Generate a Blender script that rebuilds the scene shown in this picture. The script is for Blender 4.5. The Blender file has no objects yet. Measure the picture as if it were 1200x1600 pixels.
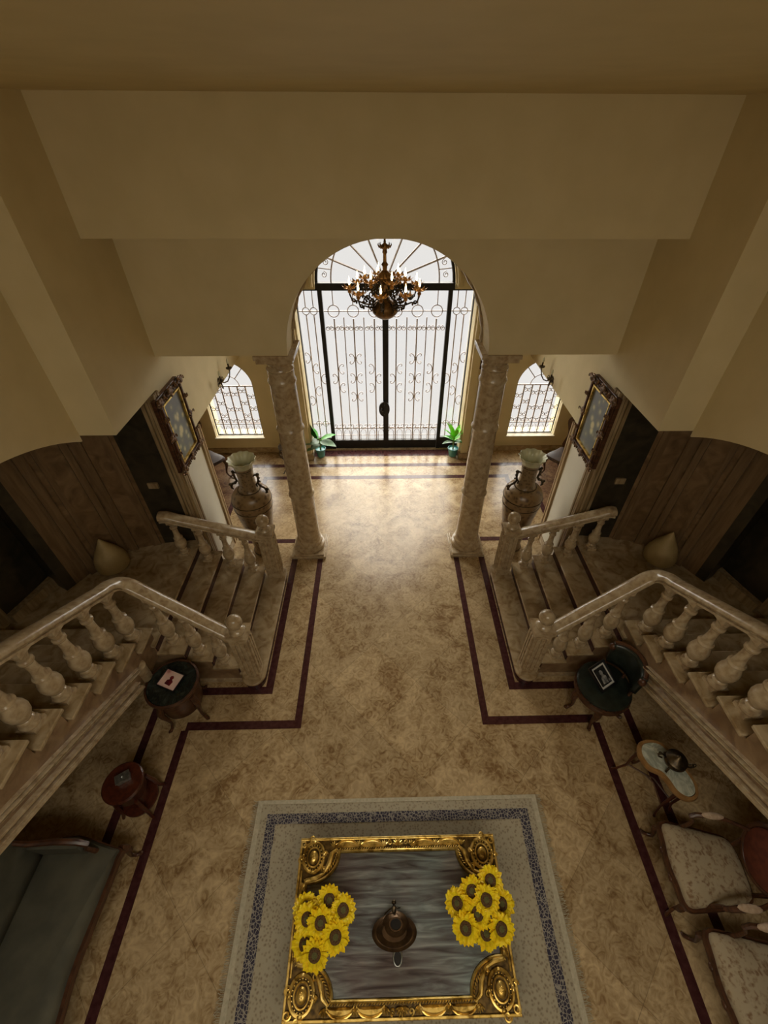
import bpy, bmesh, math, random
from mathutils import Vector, Matrix
random.seed(7)
PI = math.pi
sc = bpy.context.scene
col = sc.collection

# ------------------------------------------------------------------ camera
cd = bpy.data.cameras.new('camera')
cam = bpy.data.objects.new('camera', cd); col.objects.link(cam)
pit, yaw, rol = .7233, .0244, .0051
F = Vector((math.sin(yaw)*math.cos(pit), math.cos(yaw)*math.cos(pit), -math.sin(pit)))
R0 = Vector((math.cos(yaw), -math.sin(yaw), 0)); U0 = R0.cross(F)
Rr = R0*math.cos(rol) + U0*math.sin(rol); Ur = -R0*math.sin(rol) + U0*math.cos(rol)
m = Matrix((Rr, Ur, -F)).transposed().to_4x4(); m.translation = Vector((-.0721, 0, 5.0))
cam.matrix_world = m
cd.sensor_fit = 'VERTICAL'; cd.sensor_height = 32; cd.lens = 32*673.7156/1600
cd.shift_x = -11.26/1600
cd.clip_start = .02
sc.camera = cam

# ------------------------------------------------------------------ view and light
sc.view_settings.view_transform = 'Standard'
sc.view_settings.look = 'None'
sc.view_settings.gamma = 1
sc.view_settings.use_curve_mapping = False
sc.view_settings.exposure = 0.5
sc.cycles.max_bounces = 10
sc.cycles.diffuse_bounces = 7
sc.cycles.sample_clamp_indirect = 6
sc.cycles.caustics_reflective = False
sc.cycles.caustics_refractive = False

SKY = 8.0; GROUND = .66; UPFILL = 18; CEILFILL = 88
w = bpy.data.worlds.new('daylight'); sc.world = w; w.use_nodes = True
nt = w.node_tree; nt.nodes.clear()
tc = nt.nodes.new('ShaderNodeTexCoord'); sx = nt.nodes.new('ShaderNodeSeparateXYZ')
rp = nt.nodes.new('ShaderNodeValToRGB'); bg = nt.nodes.new('ShaderNodeBackground'); out = nt.nodes.new('ShaderNodeOutputWorld')
mr = nt.nodes.new('ShaderNodeMapRange'); mr.inputs['From Min'].default_value = -1; mr.inputs['From Max'].default_value = 1
mx = nt.nodes.new('ShaderNodeMapRange'); mx.inputs['From Min'].default_value = -.05; mx.inputs['From Max'].default_value = .12
mx.inputs['To Min'].default_value = GROUND; mx.inputs['To Max'].default_value = SKY
nt.links.new(tc.outputs['Generated'], sx.inputs[0]); nt.links.new(sx.outputs['Z'], mr.inputs['Value'])
nt.links.new(mr.outputs[0], rp.inputs[0]); nt.links.new(rp.outputs[0], bg.inputs['Color'])
nt.links.new(sx.outputs['Z'], mx.inputs['Value']); nt.links.new(mx.outputs[0], bg.inputs['Strength'])
nt.links.new(bg.outputs[0], out.inputs[0])
e = rp.color_ramp.elements
e[0].position = .15; e[0].color = (1, .96, .88, 1); e[1].position = .55; e[1].color = (1, .955, .87, 1)
k = rp.color_ramp.elements.new(.36); k.color = (.97, .955, .94, 1)

def area(name, loc, sx_, sy_, direction, power=0, color=(1, 1, 1), portal=False):
    l = bpy.data.lights.new(name, 'AREA'); l.shape = 'RECTANGLE'; l.size = sx_; l.size_y = sy_; l.energy = power; l.color = color
    o = bpy.data.objects.new(name, l); col.objects.link(o); o.location = loc
    o.rotation_euler = Vector(direction).to_track_quat('-Z', 'Y').to_euler()
    if portal: l.cycles.is_portal = True
    return o
area('door_portal', (0, 7.86, 2.2), 3.2, 4.5, (0, -1, 0), portal=True)
area('window_portal', (-2.95, 7.9, 1.1), 1.1, 1.8, (0, -1, 0), portal=True)
area('window_portal', (2.95, 7.9, 1.1), 1.1, 1.8, (0, -1, 0), portal=True)
# weak fill light added behind the viewer, standing in for an unseen upper window
area('gallery_fill', (0, -4.4, 4.25), 3.6, 1.7, (0, 1, -.25), UPFILL, (1, .96, .86))

# broad downward fill added under the ceiling behind the viewer to brighten the foreground
area('ceiling_fill', (0, -1.3, 5.17), 3.4, 1.8, (0, .12, -1), CEILFILL, (1, .92, .77))

# ------------------------------------------------------------------ materials
MATS = {}
def base_mat(name, rough=.5, metal=0):
    mt = bpy.data.materials.new(name); mt.use_nodes = True
    b = mt.node_tree.nodes['Principled BSDF']; b.inputs['Roughness'].default_value = rough; b.inputs['Metallic'].default_value = metal
    MATS[name] = mt
    return mt, mt.node_tree, b
def N(nt, t, **kw):
    n = nt.nodes.new(t)
    for a, v in kw.items():
        if hasattr(n, a): setattr(n, a, v)
        else: n.inputs[a.replace('_', ' ')].default_value = v
    return n
def ramp(nt, stops):
    r = nt.nodes.new('ShaderNodeValToRGB'); el = r.color_ramp.elements
    el[0].position = stops[0][0]; el[0].color = (*stops[0][1], 1)
    el[1].position = stops[-1][0]; el[1].color = (*stops[-1][1], 1)
    for p_, c_ in stops[1:-1]:
        q = el.new(p_); q.color = (*c_, 1)
    return r
def noisy(name, c0, c1, scale=8, rough=.5, metal=0, bump=0, detail=6, dist=0, stretch=None, coords='Object', c2=None, lo=.35, hi=.65):
    mt, nt, b = base_mat(name, rough, metal)
    tc = N(nt, 'ShaderNodeTexCoord'); mp = N(nt, 'ShaderNodeMapping')
    if stretch: mp.inputs['Scale'].default_value = stretch
    nz = N(nt, 'ShaderNodeTexNoise', Scale=scale, Detail=detail, Distortion=dist)
    nt.links.new(tc.outputs[coords], mp.inputs[0]); nt.links.new(mp.outputs[0], nz.inputs['Vector'])
    st = [(lo, c0), (hi, c1)] if c2 is None else [(lo, c0), ((lo+hi)/2, c1), (hi, c2)]
    r = ramp(nt, st); nt.links.new(nz.outputs['Fac'], r.inputs[0]); nt.links.new(r.outputs[0], b.inputs['Base Color'])
    if bump:
        bp = N(nt, 'ShaderNodeBump', Strength=bump, Distance=.01)
        nt.links.new(nz.outputs['Fac'], bp.inputs['Height']); nt.links.new(bp.outputs[0], b.inputs['Normal'])
    return mt

plaster = noisy('cream_plaster', (.60, .505, .29), (.65, .55, .325), 3, .75, bump=.03)
pale = noisy('pale_plaster', (.66, .61, .47), (.70, .65, .51), 3, .6)
stone = noisy('beige_stone', (.30, .21, .12), (.42, .32, .19), 16, .17, dist=.5, c2=(.50, .40, .26), lo=.32, hi=.66)
stone2 = noisy('tread_marble', (.26, .175, .085), (.38, .285, .16), 7, .22, dist=1.1, c2=(.47, .37, .23), lo=.33, hi=.66)
corem = noisy('brown_stair_marble', (.17, .10, .05), (.30, .20, .11), 6, .3, dist=1.2)
maroon = noisy('maroon_marble', (.045, .014, .014), (.075, .026, .025), 20, .22)
wood = noisy('dark_carved_wood', (.045, .018, .009), (.11, .045, .02), 12, .35, stretch=(1, 1, 5))
redwood = noisy('red_wood', (.045, .010, .005), (.085, .020, .008), 10, .3, stretch=(4, 4, 1))
bronze = noisy('dark_bronze', (.03, .022, .014), (.10, .07, .035), 25, .38, .8)
gilt = noisy('antique_gilt', (.30, .17, .03), (.80, .54, .13), 16, .36, .8, dist=.6, c2=(.95, .70, .24))
giltdark = noisy('tarnished_gilt', (.05, .028, .006), (.20, .12, .03), 30, .45, .6)
brass = noisy('chandelier_brass', (.10, .05, .018), (.26, .14, .045), 20, .4, .7)
iron = noisy('black_iron', (.012, .011, .010), (.02, .018, .016), 20, .55, .3)
iron_glare = noisy('glare_lightened_bars', (.40, .34, .32), (.50, .43, .40), 20, .5)  # bar colour lightened to imitate glare from the bright glass behind
yellow = noisy('sunflower_petal', (.90, .62, .006), (.98, .82, .02), 30, .5)
disc = noisy('sunflower_disc', (.05, .022, .008), (.15, .085, .03), 160, .9, bump=.6)
discg = noisy('sunflower_eye', (.07, .075, .02), (.14, .13, .045), 200, .9)
green = noisy('leaf_green', (.03, .20, .02), (.10, .45, .05), 9, .35)
green2 = noisy('leaf_bright', (.12, .50, .02), (.26, .74, .05), 9, .4)  # green raised to imitate daylight shining through the leaves
green3 = noisy('leaf_dull', (.06, .15, .06), (.18, .28, .15), 14, .4)
stem = noisy('stem_green', (.10, .18, .04), (.25, .30, .10), 9, .5)
teal = noisy('teal_glaze', (.06, .24, .24), (.09, .30, .29), 6, .25)
soil = noisy('soil', (.02, .013, .008), (.05, .03, .02), 60, .95)
darkgreen = noisy('dark_green_leather', (.010, .014, .010), (.022, .030, .023), 14, .35, bump=.15)
darkmarble = noisy('green_black_marble', (.008, .010, .008), (.018, .023, .018), 7, .22, dist=3, c2=(.05, .065, .055), hi=.8)
whitemarble = noisy('white_marble', (.33, .35, .28), (.58, .60, .49), 7, .2, dist=3, lo=.4)
sofafab = noisy('grey_green_velvet', (.070, .068, .048), (.105, .100, .070), 5, .85, bump=.1)
redfab = noisy('red_brown_fabric', (.10, .022, .010), (.16, .038, .016), 18, .8)
padfab = noisy('pale_arm_pad', (.42, .30, .20), (.55, .42, .30), 30, .8)
jar = noisy('sand_ceramic', (.34, .25, .10), (.44, .33, .15), 8, .6)
hatm = noisy('aged_copper', (.07, .04, .02), (.15, .09, .045), 14, .33, .75)
silver = noisy('dull_silver', (.25, .27, .26), (.55, .58, .55), 30, .3, .9)
sandcream = noisy('cream_glaze', (.50, .50, .33), (.62, .60, .42), 6, .22)
picwall = noisy('dark_wall_frame', (.03, .014, .008), (.06, .03, .015), 10, .5)
black = noisy('black_lacquer', (.008, .008, .009), (.016, .015, .015), 10, .3)
whitepaint = noisy('white_mat_board', (.60, .60, .56), (.66, .66, .62), 10, .7)
goldtrim = noisy('gilded_wood_trim', (.30, .20, .09), (.44, .31, .15), 6, .45, stretch=(3, 3, .5))
stonetrim = noisy('veined_stone_trim', (.22, .15, .07), (.40, .30, .17), 5, .4, stretch=(5, 5, .6))

def emis(name, c, s):
    mt, nt, b = base_mat(name, .4); b.inputs['Base Color'].default_value = (*c, 1)
    b.inputs['Emission Color'].default_value = (*c, 1); b.inputs['Emission Strength'].default_value = s
    return mt
bulb = emis('lit_bulb', (1, .74, .36), 9)
screen = None

def floor_mat(name, cA, cB, cC, tile, grout, rough=.24):
    mt, nt, b = base_mat(name, rough)
    tc = N(nt, 'ShaderNodeTexCoord')
    n1 = N(nt, 'ShaderNodeTexNoise', Scale=2.2, Detail=8, Distortion=1.6); n2 = N(nt, 'ShaderNodeTexNoise', Scale=11, Detail=8, Distortion=2.5)
    for n_ in (n1, n2): nt.links.new(tc.outputs['Object'], n_.inputs['Vector'])
    mixf = N(nt, 'ShaderNodeMath', operation='ADD'); hf = N(nt, 'ShaderNodeMath', operation='MULTIPLY'); hf.inputs[1].default_value = .5
    nt.links.new(n1.outputs['Fac'], mixf.inputs[0]); nt.links.new(n2.outputs['Fac'], mixf.inputs[1]); nt.links.new(mixf.outputs[0], hf.inputs[0])
    r = ramp(nt, [(.36, cA), (.47, cB), (.56, cC), (.66, tuple(min(1, x*1.2) for x in cC))])
    nt.links.new(hf.outputs[0], r.inputs[0])
    mp = N(nt, 'ShaderNodeMapping'); mp.inputs['Rotation'].default_value = (0, 0, PI/4); mp.inputs['Location'].default_value = (-2.11, -2.02, 0)
    br = N(nt, 'ShaderNodeTexBrick', offset=0.0, squash=1.0); br.inputs['Scale'].default_value = 1
    br.inputs['Brick Width'].default_value = tile; br.inputs['Row Height'].default_value = tile; br.inputs['Mortar Size'].default_value = .0025
    br.inputs['Color1'].default_value = (.84, .84, .84, 1); br.inputs['Color2'].default_value = (1, 1, 1, 1); br.inputs['Mortar'].default_value = (grout,)*3 + (1,)
    nt.links.new(tc.outputs['Object'], mp.inputs[0]); nt.links.new(mp.outputs[0], br.inputs['Vector'])
    mu = N(nt, 'ShaderNodeMixRGB', blend_type='MULTIPLY'); mu.inputs['Fac'].default_value = 1
    nt.links.new(r.outputs[0], mu.inputs[1]); nt.links.new(br.outputs['Color'], mu.inputs[2]); nt.links.new(mu.outputs[0], b.inputs['Base Color'])
    return mt
floorm = floor_mat('floor_marble', (.235, .14, .06), (.41, .29, .148), (.53, .395, .22), .74, .62)
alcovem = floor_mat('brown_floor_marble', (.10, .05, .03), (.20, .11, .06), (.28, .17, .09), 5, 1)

def banded_wall():
    mt, nt, b = base_mat('brown_wall_marble', .35)
    tc = N(nt, 'ShaderNodeTexCoord'); n1 = N(nt, 'ShaderNodeTexNoise', Scale=5, Detail=9, Distortion=1.5)
    nt.links.new(tc.outputs['Object'], n1.inputs['Vector'])
    r = ramp(nt, [(.3, (.11, .065, .030)), (.5, (.18, .110, .052)), (.7, (.24, .155, .078))])
    nt.links.new(n1.outputs['Fac'], r.inputs[0]); nt.links.new(r.outputs[0], b.inputs['Base Color'])
    return mt
wallm = banded_wall()
wallm2 = noisy('veined_brown_pilaster', (.14, .085, .040), (.21, .135, .068), 4, .35, stretch=(6, 6, .6), dist=1)
wallm3 = noisy('black_green_marble', (.022, .019, .012), (.050, .040, .024), 6, .3, dist=1)

def glass_mat():
    mt, nt, b = base_mat('window_glass', .1)
    nt.nodes.remove(b); o = nt.nodes['Material Output']
    tr = N(nt, 'ShaderNodeBsdfTransparent'); gl = N(nt, 'ShaderNodeBsdfGlossy'); gl.inputs['Roughness'].default_value = .08
    tr.inputs['Color'].default_value = (.97, .97, .97, 1)
    mxs = N(nt, 'ShaderNodeMixShader'); mxs.inputs[0].default_value = .04
    nt.links.new(tr.outputs[0], mxs.inputs[1]); nt.links.new(gl.outputs[0], mxs.inputs[2]); nt.links.new(mxs.outputs[0], o.inputs[0])
    return mt
glass = glass_mat()

def tabletop_mat():
    mt, nt, b = base_mat('painted_grey_panel', .22)
    tc = N(nt, 'ShaderNodeTexCoord'); mp = N(nt, 'ShaderNodeMapping'); mp.inputs['Scale'].default_value = (1.2, 11, 1)
    n1 = N(nt, 'ShaderNodeTexNoise', Scale=2.2, Detail=8, Distortion=.8); n2 = N(nt, 'ShaderNodeTexNoise', Scale=1.6, Detail=3)
    nt.links.new(tc.outputs['Object'], mp.inputs[0]); nt.links.new(mp.outputs[0], n1.inputs['Vector']); nt.links.new(tc.outputs['Object'], n2.inputs['Vector'])
    r = ramp(nt, [(.3, (.075, .058, .058)), (.45, (.16, .145, .145)), (.55, (.23, .23, .225)), (.7, (.40, .41, .39))])
    nt.links.new(n1.outputs['Fac'], r.inputs[0])
    r2 = ramp(nt, [(.35, (.75, .64, .62)), (.6, (.85, 1.0, .98))]); nt.links.new(n2.outputs['Fac'], r2.inputs[0])
    mu = N(nt, 'ShaderNodeMixRGB', blend_type='MULTIPLY'); mu.inputs['Fac'].default_value = 1
    nt.links.new(r.outputs[0], mu.inputs[1]); nt.links.new(r2.outputs[0], mu.inputs[2]); nt.links.new(mu.outputs[0], b.inputs['Base Color'])
    return mt
panelm = tabletop_mat()

def pattern_mat(name, c0, c1, scale, rough=.9, feature='DISTANCE_TO_EDGE', lo=.04, hi=.12, c2=None, noise=3, warp=.08):
    mt, nt, b = base_mat(name, rough)
    tc = N(nt, 'ShaderNodeTexCoord'); v = N(nt, 'ShaderNodeTexVoronoi', feature=feature); v.inputs['Scale'].default_value = scale
    n1 = N(nt, 'ShaderNodeTexNoise', Scale=noise, Detail=5); mixv = N(nt, 'ShaderNodeMixRGB', blend_type='ADD'); mixv.inputs['Fac'].default_value = warp
    nt.links.new(tc.outputs['Object'], n1.inputs['Vector']); nt.links.new(tc.outputs['Object'], mixv.inputs[1]); nt.links.new(n1.outputs['Color'], mixv.inputs[2])
    nt.links.new(mixv.outputs[0], v.inputs['Vector'])
    r = ramp(nt, [(lo, c0), (hi, c1)]); nt.links.new(v.outputs['Distance'], r.inputs[0])
    nt.links.new(r.outputs[0], b.inputs['Base Color'])
    return mt
rugband = pattern_mat('navy_rug_border', (.32, .29, .24), (.04, .035, .055), 42, .95)
rugfield = pattern_mat('greige_rug_pile', (.25, .20, .13), (.41, .36, .25), 44, .95, 'F1', .15, .5)
rugpile = noisy('cream_rug_edge', (.42, .38, .27), (.52, .47, .34), 40, .95)
floral = pattern_mat('floral_tapestry', (.20, .12, .06), (.40, .33, .215), 17, .9, 'F1', .10, .55, noise=14, warp=.22)
vasebody = pattern_mat('brown_gilt_vase_body', (.10, .055, .022), (.24, .155, .070), 16, .3, 'F1', .15, .5, noise=6)
vaseneck = pattern_mat('gilt_vase_neck', (.10, .06, .025), (.22, .15, .075), 26, .3, 'F1', .15, .5)

def painting_mat():
    mt, nt, b = base_mat('flower_still_life_canvas', .4)
    tc = N(nt, 'ShaderNodeTexCoord'); v = N(nt, 'ShaderNodeTexVoronoi'); v.inputs['Scale'].default_value = 9
    nt.links.new(tc.outputs['Object'], v.inputs['Vector'])
    g = N(nt, 'ShaderNodeVectorMath', operation='LENGTH'); mp = N(nt, 'ShaderNodeMapping'); mp.inputs['Scale'].default_value = (0, 4.6, 3.2); mp.inputs['Location'].default_value = (0, 0, .15)
    nt.links.new(tc.outputs['Object'], mp.inputs[0]); nt.links.new(mp.outputs[0], g.inputs[0])
    s = N(nt, 'ShaderNodeMath', operation='ADD'); nt.links.new(v.outputs['Distance'], s.inputs[0])
    k2 = N(nt, 'ShaderNodeMath', operation='MULTIPLY'); k2.inputs[1].default_value = .38; nt.links.new(g.outputs['Value'], k2.inputs[0]); nt.links.new(k2.outputs[0], s.inputs[1])
    r = ramp(nt, [(.34, (.64, .56, .30)), (.48, (.44, .40, .24)), (.62, (.20, .20, .15)), (.9, (.15, .155, .15))])
    nt.links.new(s.outputs[0], r.inputs[0])
    nt.links.new(r.outputs[0], b.inputs['Base Color'])
    return mt
canvas = painting_mat()
def photo_mat(name, cols, scale):
    mt, nt, b = base_mat(name, .25)
    tc = N(nt, 'ShaderNodeTexCoord'); v = N(nt, 'ShaderNodeTexVoronoi'); v.inputs['Scale'].default_value = scale
    nt.links.new(tc.outputs['Object'], v.inputs['Vector'])
    r = ramp(nt, cols); nt.links.new(v.outputs['Distance'], r.inputs[0]); nt.links.new(r.outputs[0], b.inputs['Base Color'])
    return mt
pinkphoto = photo_mat('pink_photo_print', [(.1, (.50, .22, .20)), (.3, (.75, .48, .44)), (.8, (.78, .60, .52))], 9)
greyphoto = photo_mat('black_and_white_print', [(.1, (.22, .22, .21)), (.3, (.03, .03, .03)), (.8, (.015, .015, .015))], 16)

# ------------------------------------------------------------------ mesh helper
class MB:
    def __init__(s): s.v = []; s.f = []; s.M = None
    def add(s, vs, fs):
        b = len(s.v)
        s.v += [tuple(s.M @ Vector(p)) for p in vs] if s.M is not None else [tuple(p) for p in vs]
        s.f += [tuple(b+i for i in f) for f in fs]
        return s
    def box(s, x0, x1, y0, y1, z0, z1):
        vs = [(x, y, z) for x in (x0, x1) for y in (y0, y1) for z in (z0, z1)]
        return s.add(vs, [(0, 1, 3, 2), (4, 6, 7, 5), (0, 4, 5, 1), (2, 3, 7, 6), (0, 2, 6, 4), (1, 5, 7, 3)])
    def prism(s, poly, a0, a1, axis='z'):
        n = len(poly)
        def P(p, a): return {'z': (p[0], p[1], a), 'y': (p[0], a, p[1]), 'x': (a, p[0], p[1])}[axis]
        vs = [P(p, a0) for p in poly] + [P(p, a1) for p in poly]
        return s.add(vs, [tuple(range(n)), tuple(range(2*n-1, n-1, -1))] + [(i, (i+1) % n, n+(i+1) % n, n+i) for i in range(n)])
    def lathe(s, prof, c=(0, 0, 0), seg=24, cap=True, sq=1.0, wav=None):
        vs = []; fs = []; n = len(prof)
        for i, (r, z) in enumerate(prof):
            for j in range(seg):
                a = 2*PI*j/seg; rr = r*(1 + (wav(i, a) if wav else 0))
                vs.append((c[0]+rr*math.cos(a), c[1]+rr*sq*math.sin(a), c[2]+z))
        for i in range(n-1):
            for j in range(seg):
                k = (j+1) % seg; fs.append((i*seg+j, i*seg+k, (i+1)*seg+k, (i+1)*seg+j))
        if cap:
            if prof[0][0] > 1e-4: fs.append(tuple(range(seg-1, -1, -1)))
            if prof[-1][0] > 1e-4: fs.append(tuple((n-1)*seg+j for j in range(seg)))
        return s.add(vs, fs)
    def tube(s, pts, r=.01, seg=6, closed=False, flat=1.0):
        pts = [Vector(p) for p in pts]; n = len(pts)
        rs = r if isinstance(r, (list, tuple)) else [r]*n
        vs = []; fs = []; up = None
        for i, p in enumerate(pts):
            t = (pts[(i+1) % n]-pts[i-1]) if closed else (pts[min(i+1, n-1)]-pts[max(i-1, 0)])
            if t.length < 1e-9: t = Vector((0, 0, 1))
            t.normalize()
            if up is None: up = t.orthogonal().normalized()
            up = (up - t*up.dot(t))
            up = up.normalized() if up.length > 1e-6 else t.orthogonal().normalized()
            b = t.cross(up)
            for j in range(seg):
                a = 2*PI*j/seg; vs.append(p + up*math.cos(a)*rs[i] + b*math.sin(a)*rs[i]*flat)
        for i in range(n if closed else n-1):
            for j in range(seg):
                k = (j+1) % seg; i2 = (i+1) % n; fs.append((i*seg+j, i*seg+k, i2*seg+k, i2*seg+j))
        if not closed: fs += [tuple(range(seg-1, -1, -1)), tuple((n-1)*seg+j for j in range(seg))]
        return s.add(vs, fs)
    def sweep(s, prof, path, closed=False):   # profile (side, up); up stays vertical
        path = [Vector(p) for p in path]; n = len(path); m_ = len(prof); vs = []; fs = []
        for i, p in enumerate(path):
            if closed: a = path[i]-path[i-1]; b = path[(i+1) % n]-path[i]
            else: a = path[i]-path[max(i-1, 0)]; b = path[min(i+1, n-1)]-path[i]
            a.z = b.z = 0
            if a.length < 1e-9: a = b.copy()
            if b.length < 1e-9: b = a.copy()
            a.normalize(); b.normalize(); t = a+b
            t = t.normalized() if t.length > 1e-6 else a
            k = min(2.0, 1/max(.3, t.dot(a))); side = Vector((t.y, -t.x, 0))*k
            for (u, v) in prof: vs.append(p + side*u + Vector((0, 0, v)))
        for i in range(n if closed else n-1):
            for j in range(m_):
                k = (j+1) % m_; i2 = (i+1) % n; fs.append((i*m_+j, i*m_+k, i2*m_+k, i2*m_+j))
        if not closed: fs += [tuple(range(m_)), tuple((n-1)*m_+j for j in range(m_-1, -1, -1))]
        return s.add(vs, fs)
    def ball(s, c, r, seg=12, rings=8):
        if not isinstance(r, (tuple, list)): r = (r, r, r)
        vs = [(c[0], c[1], c[2]-r[2])]; fs = []
        for i in range(1, rings):
            ph = -PI/2+PI*i/rings
            for j in range(seg):
                a = 2*PI*j/seg; vs.append((c[0]+r[0]*math.cos(ph)*math.cos(a), c[1]+r[1]*math.cos(ph)*math.sin(a), c[2]+r[2]*math.sin(ph)))
        vs.append((c[0], c[1], c[2]+r[2])); t = len(vs)-1
        for j in range(seg):
            k = (j+1) % seg; fs.append((0, 1+k, 1+j)); fs.append((t, 1+(rings-2)*seg+j, 1+(rings-2)*seg+k))
            for i in range(rings-2): fs.append((1+i*seg+j, 1+i*seg+k, 1+(i+1)*seg+k, 1+(i+1)*seg+j))
        return s.add(vs, fs)
    def grid(s, fn, nu, nv):
        vs = [fn(i/nu, j/nv) for i in range(nu+1) for j in range(nv+1)]
        return s.add(vs, [(i*(nv+1)+j, i*(nv+1)+j+1, (i+1)*(nv+1)+j+1, (i+1)*(nv+1)+j) for i in range(nu) for j in range(nv)])
    def build(s, name, mat, parent=None, smooth=35, bevel=0, thick=0):
        me = bpy.data.meshes.new(name); bm = bmesh.new()
        bv = [bm.verts.new(p) for p in s.v]
        for f in s.f:
            try: bm.faces.new([bv[i] for i in f])
            except ValueError: pass
        bmesh.ops.recalc_face_normals(bm, faces=bm.faces)
        bm.to_mesh(me); bm.free()
        me.materials.append(mat)
        if smooth:
            me.polygons.foreach_set('use_smooth', [True]*len(me.polygons)); me.set_sharp_from_angle(angle=math.radians(smooth))
        o = bpy.data.objects.new(name, me); col.objects.link(o)
        if parent: o.parent = parent
        if thick:
            md = o.modifiers.new('solid', 'SOLIDIFY'); md.thickness = thick; md.offset = 0
        if bevel:
            md = o.modifiers.new('bevel', 'BEVEL'); md.width = bevel; md.segments = 2; md.limit_method = 'ANGLE'; md.angle_limit = math.radians(40)
        return o
def T(loc=(0, 0, 0), rz=0, rx=0, ry=0, sc_=(1, 1, 1)):
    return Matrix.Translation(loc) @ Matrix.Rotation(rz, 4, 'Z') @ Matrix.Rotation(ry, 4, 'Y') @ Matrix.Rotation(rx, 4, 'X') @ Matrix.Diagonal((*sc_, 1))
def tag(o, label=None, cat=None, group=None, kind=None):
    if label: o['label'] = label
    if cat: o['category'] = cat
    if group: o['group'] = group
    if kind: o['kind'] = kind
    return o
def thing(name, label, cat, loc=(0, 0, 0), rz=0, group=None):
    o = bpy.data.objects.new(name, None); col.objects.link(o); o.location = loc; o.rotation_euler = (0, 0, rz)
    o.empty_display_size = .1
    return tag(o, label, cat, group)
def struct(o): o['kind'] = 'structure'; return o
def copy_tree(o, parent=None):
    c = o.copy(); col.objects.link(c); c.parent = parent
    for ch in list(o.children): copy_tree(ch, c)
    return c
def spiral(c, r0, r1, a0, a1, n=22):
    return [(c[0]+(r0+(r1-r0)*i/n)*math.cos(a0+(a1-a0)*i/n), c[1]+(r0+(r1-r0)*i/n)*math.sin(a0+(a1-a0)*i/n)) for i in range(n+1)]
SIDE = {-1: 'left', 1: 'right'}

# ------------------------------------------------------------------ floor and inlay
struct(MB().box(-5, 5, -5.5, 7.96, -.1, 0).build('floor', floorm, smooth=0))
tn = [0]
def inlay(name_poly, m_=maroon):
    mb = MB()
    for b in name_poly: mb.box(*b, -.004, .0015)
    tn[0] += 1
    return struct(mb.build('trim_%d' % tn[0], m_, smooth=0))
for s in (-1, 1):
    def bx(x0, x1, y0, y1): return (min(s*x0, s*x1), max(s*x0, s*x1), y0, y1)
    inlay([bx(1.02, 1.10, 2.03, 4.60), bx(1.10, 2.30, 2.03, 2.12), bx(2.26, 2.345, -5, 2.03)])
    inlay([bx(1.41, 1.50, 2.43, 4.60), bx(1.50, 2.70, 2.43, 2.52), bx(2.66, 2.745, -5, 2.43)])
inlay([(-2.80, 2.80, 7.03, 7.13)])
inlay([(-2.36, 2.36, 6.63, 6.73), (-2.36, -2.28, 5.02, 6.63), (2.28, 2.36, 5.02, 6.63), (-2.36, -1.5, 4.93, 5.02), (1.5, 2.36, 4.93, 5.02)])
inlay([(-1.5, 1.5, 7.40, 7.62)])
for s in (-1, 1):
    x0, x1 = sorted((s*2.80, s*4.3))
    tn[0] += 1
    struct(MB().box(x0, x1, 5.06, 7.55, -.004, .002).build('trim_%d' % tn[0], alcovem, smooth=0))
    inlay([(min(s*2.72, s*2.80), max(s*2.72, s*2.80), 5.06, 7.0)])

# ------------------------------------------------------------------ shell
struct(MB().box(-5, 5, -5.5, 8.4, 5.2, 5.35).build('ceiling', plaster, smooth=0))
struct(MB().box(-5, 5, -5.6, -5.4, 0, 5.3).build('wall_back', plaster, smooth=0))
struct(MB().box(-5, 5, -5.4, -1.75, 2.95, 3.1).build('trim_90', plaster, smooth=0))
# beam and arch wall
struct(MB().box(-2.52, 2.52, 4.12, 4.60, 4.34, 5.25).build('wall_beam', plaster, smooth=0))
arc = [(1.08*math.cos(PI*i/40), 3.19+1.08*math.sin(PI*i/40)) for i in range(41)]
poly = [(-2.5, 3.19), (-2.5, 5.25), (2.5, 5.25), (2.5, 3.19)] + arc
struct(MB().prism(poly, 4.60, 5.04, 'y').build('wall_arch', plaster, smooth=25))
# front wall, with the big door opening and two arched windows
mb = MB()
fan = [(1.14*math.cos(PI*i/36), 3.12+1.14*math.sin(PI*i/36)) for i in range(37)]
mb.prism([(-1.6, 3.08), (-1.6, 5.3), (1.6, 5.3), (1.6, 3.08), (1.14, 3.08)] + fan + [(-1.14, 3.08)], 7.62, 7.95, 'y')
mb.box(-1.6, -1.5, 7.62, 7.95, 0, 3.08); mb.box(1.5, 1.6, 7.62, 7.95, 0, 3.08)
for s in (-1, 1):
    X = lambda v: s*v
    def bx2(x0, x1, z0, z1): mb.box(min(X(x0), X(x1)), max(X(x0), X(x1)), 7.60, 7.95, z0, z1)
    bx2(1.6, 2.47, 0, 5.3); bx2(3.43, 4.9, 0, 5.3); bx2(2.47, 3.43, 0, .33)
    wa = [(s*(2.95+.48*math.cos(PI*i/20)), 1.42+.50*math.sin(PI*i/20)) for i in range(21)]
    mb.prism([(s*3.43, 5.3), (s*2.47, 5.3)] + wa[::-1], 7.60, 7.95, 'y')
struct(mb.build('wall_front', plaster, smooth=25))
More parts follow.
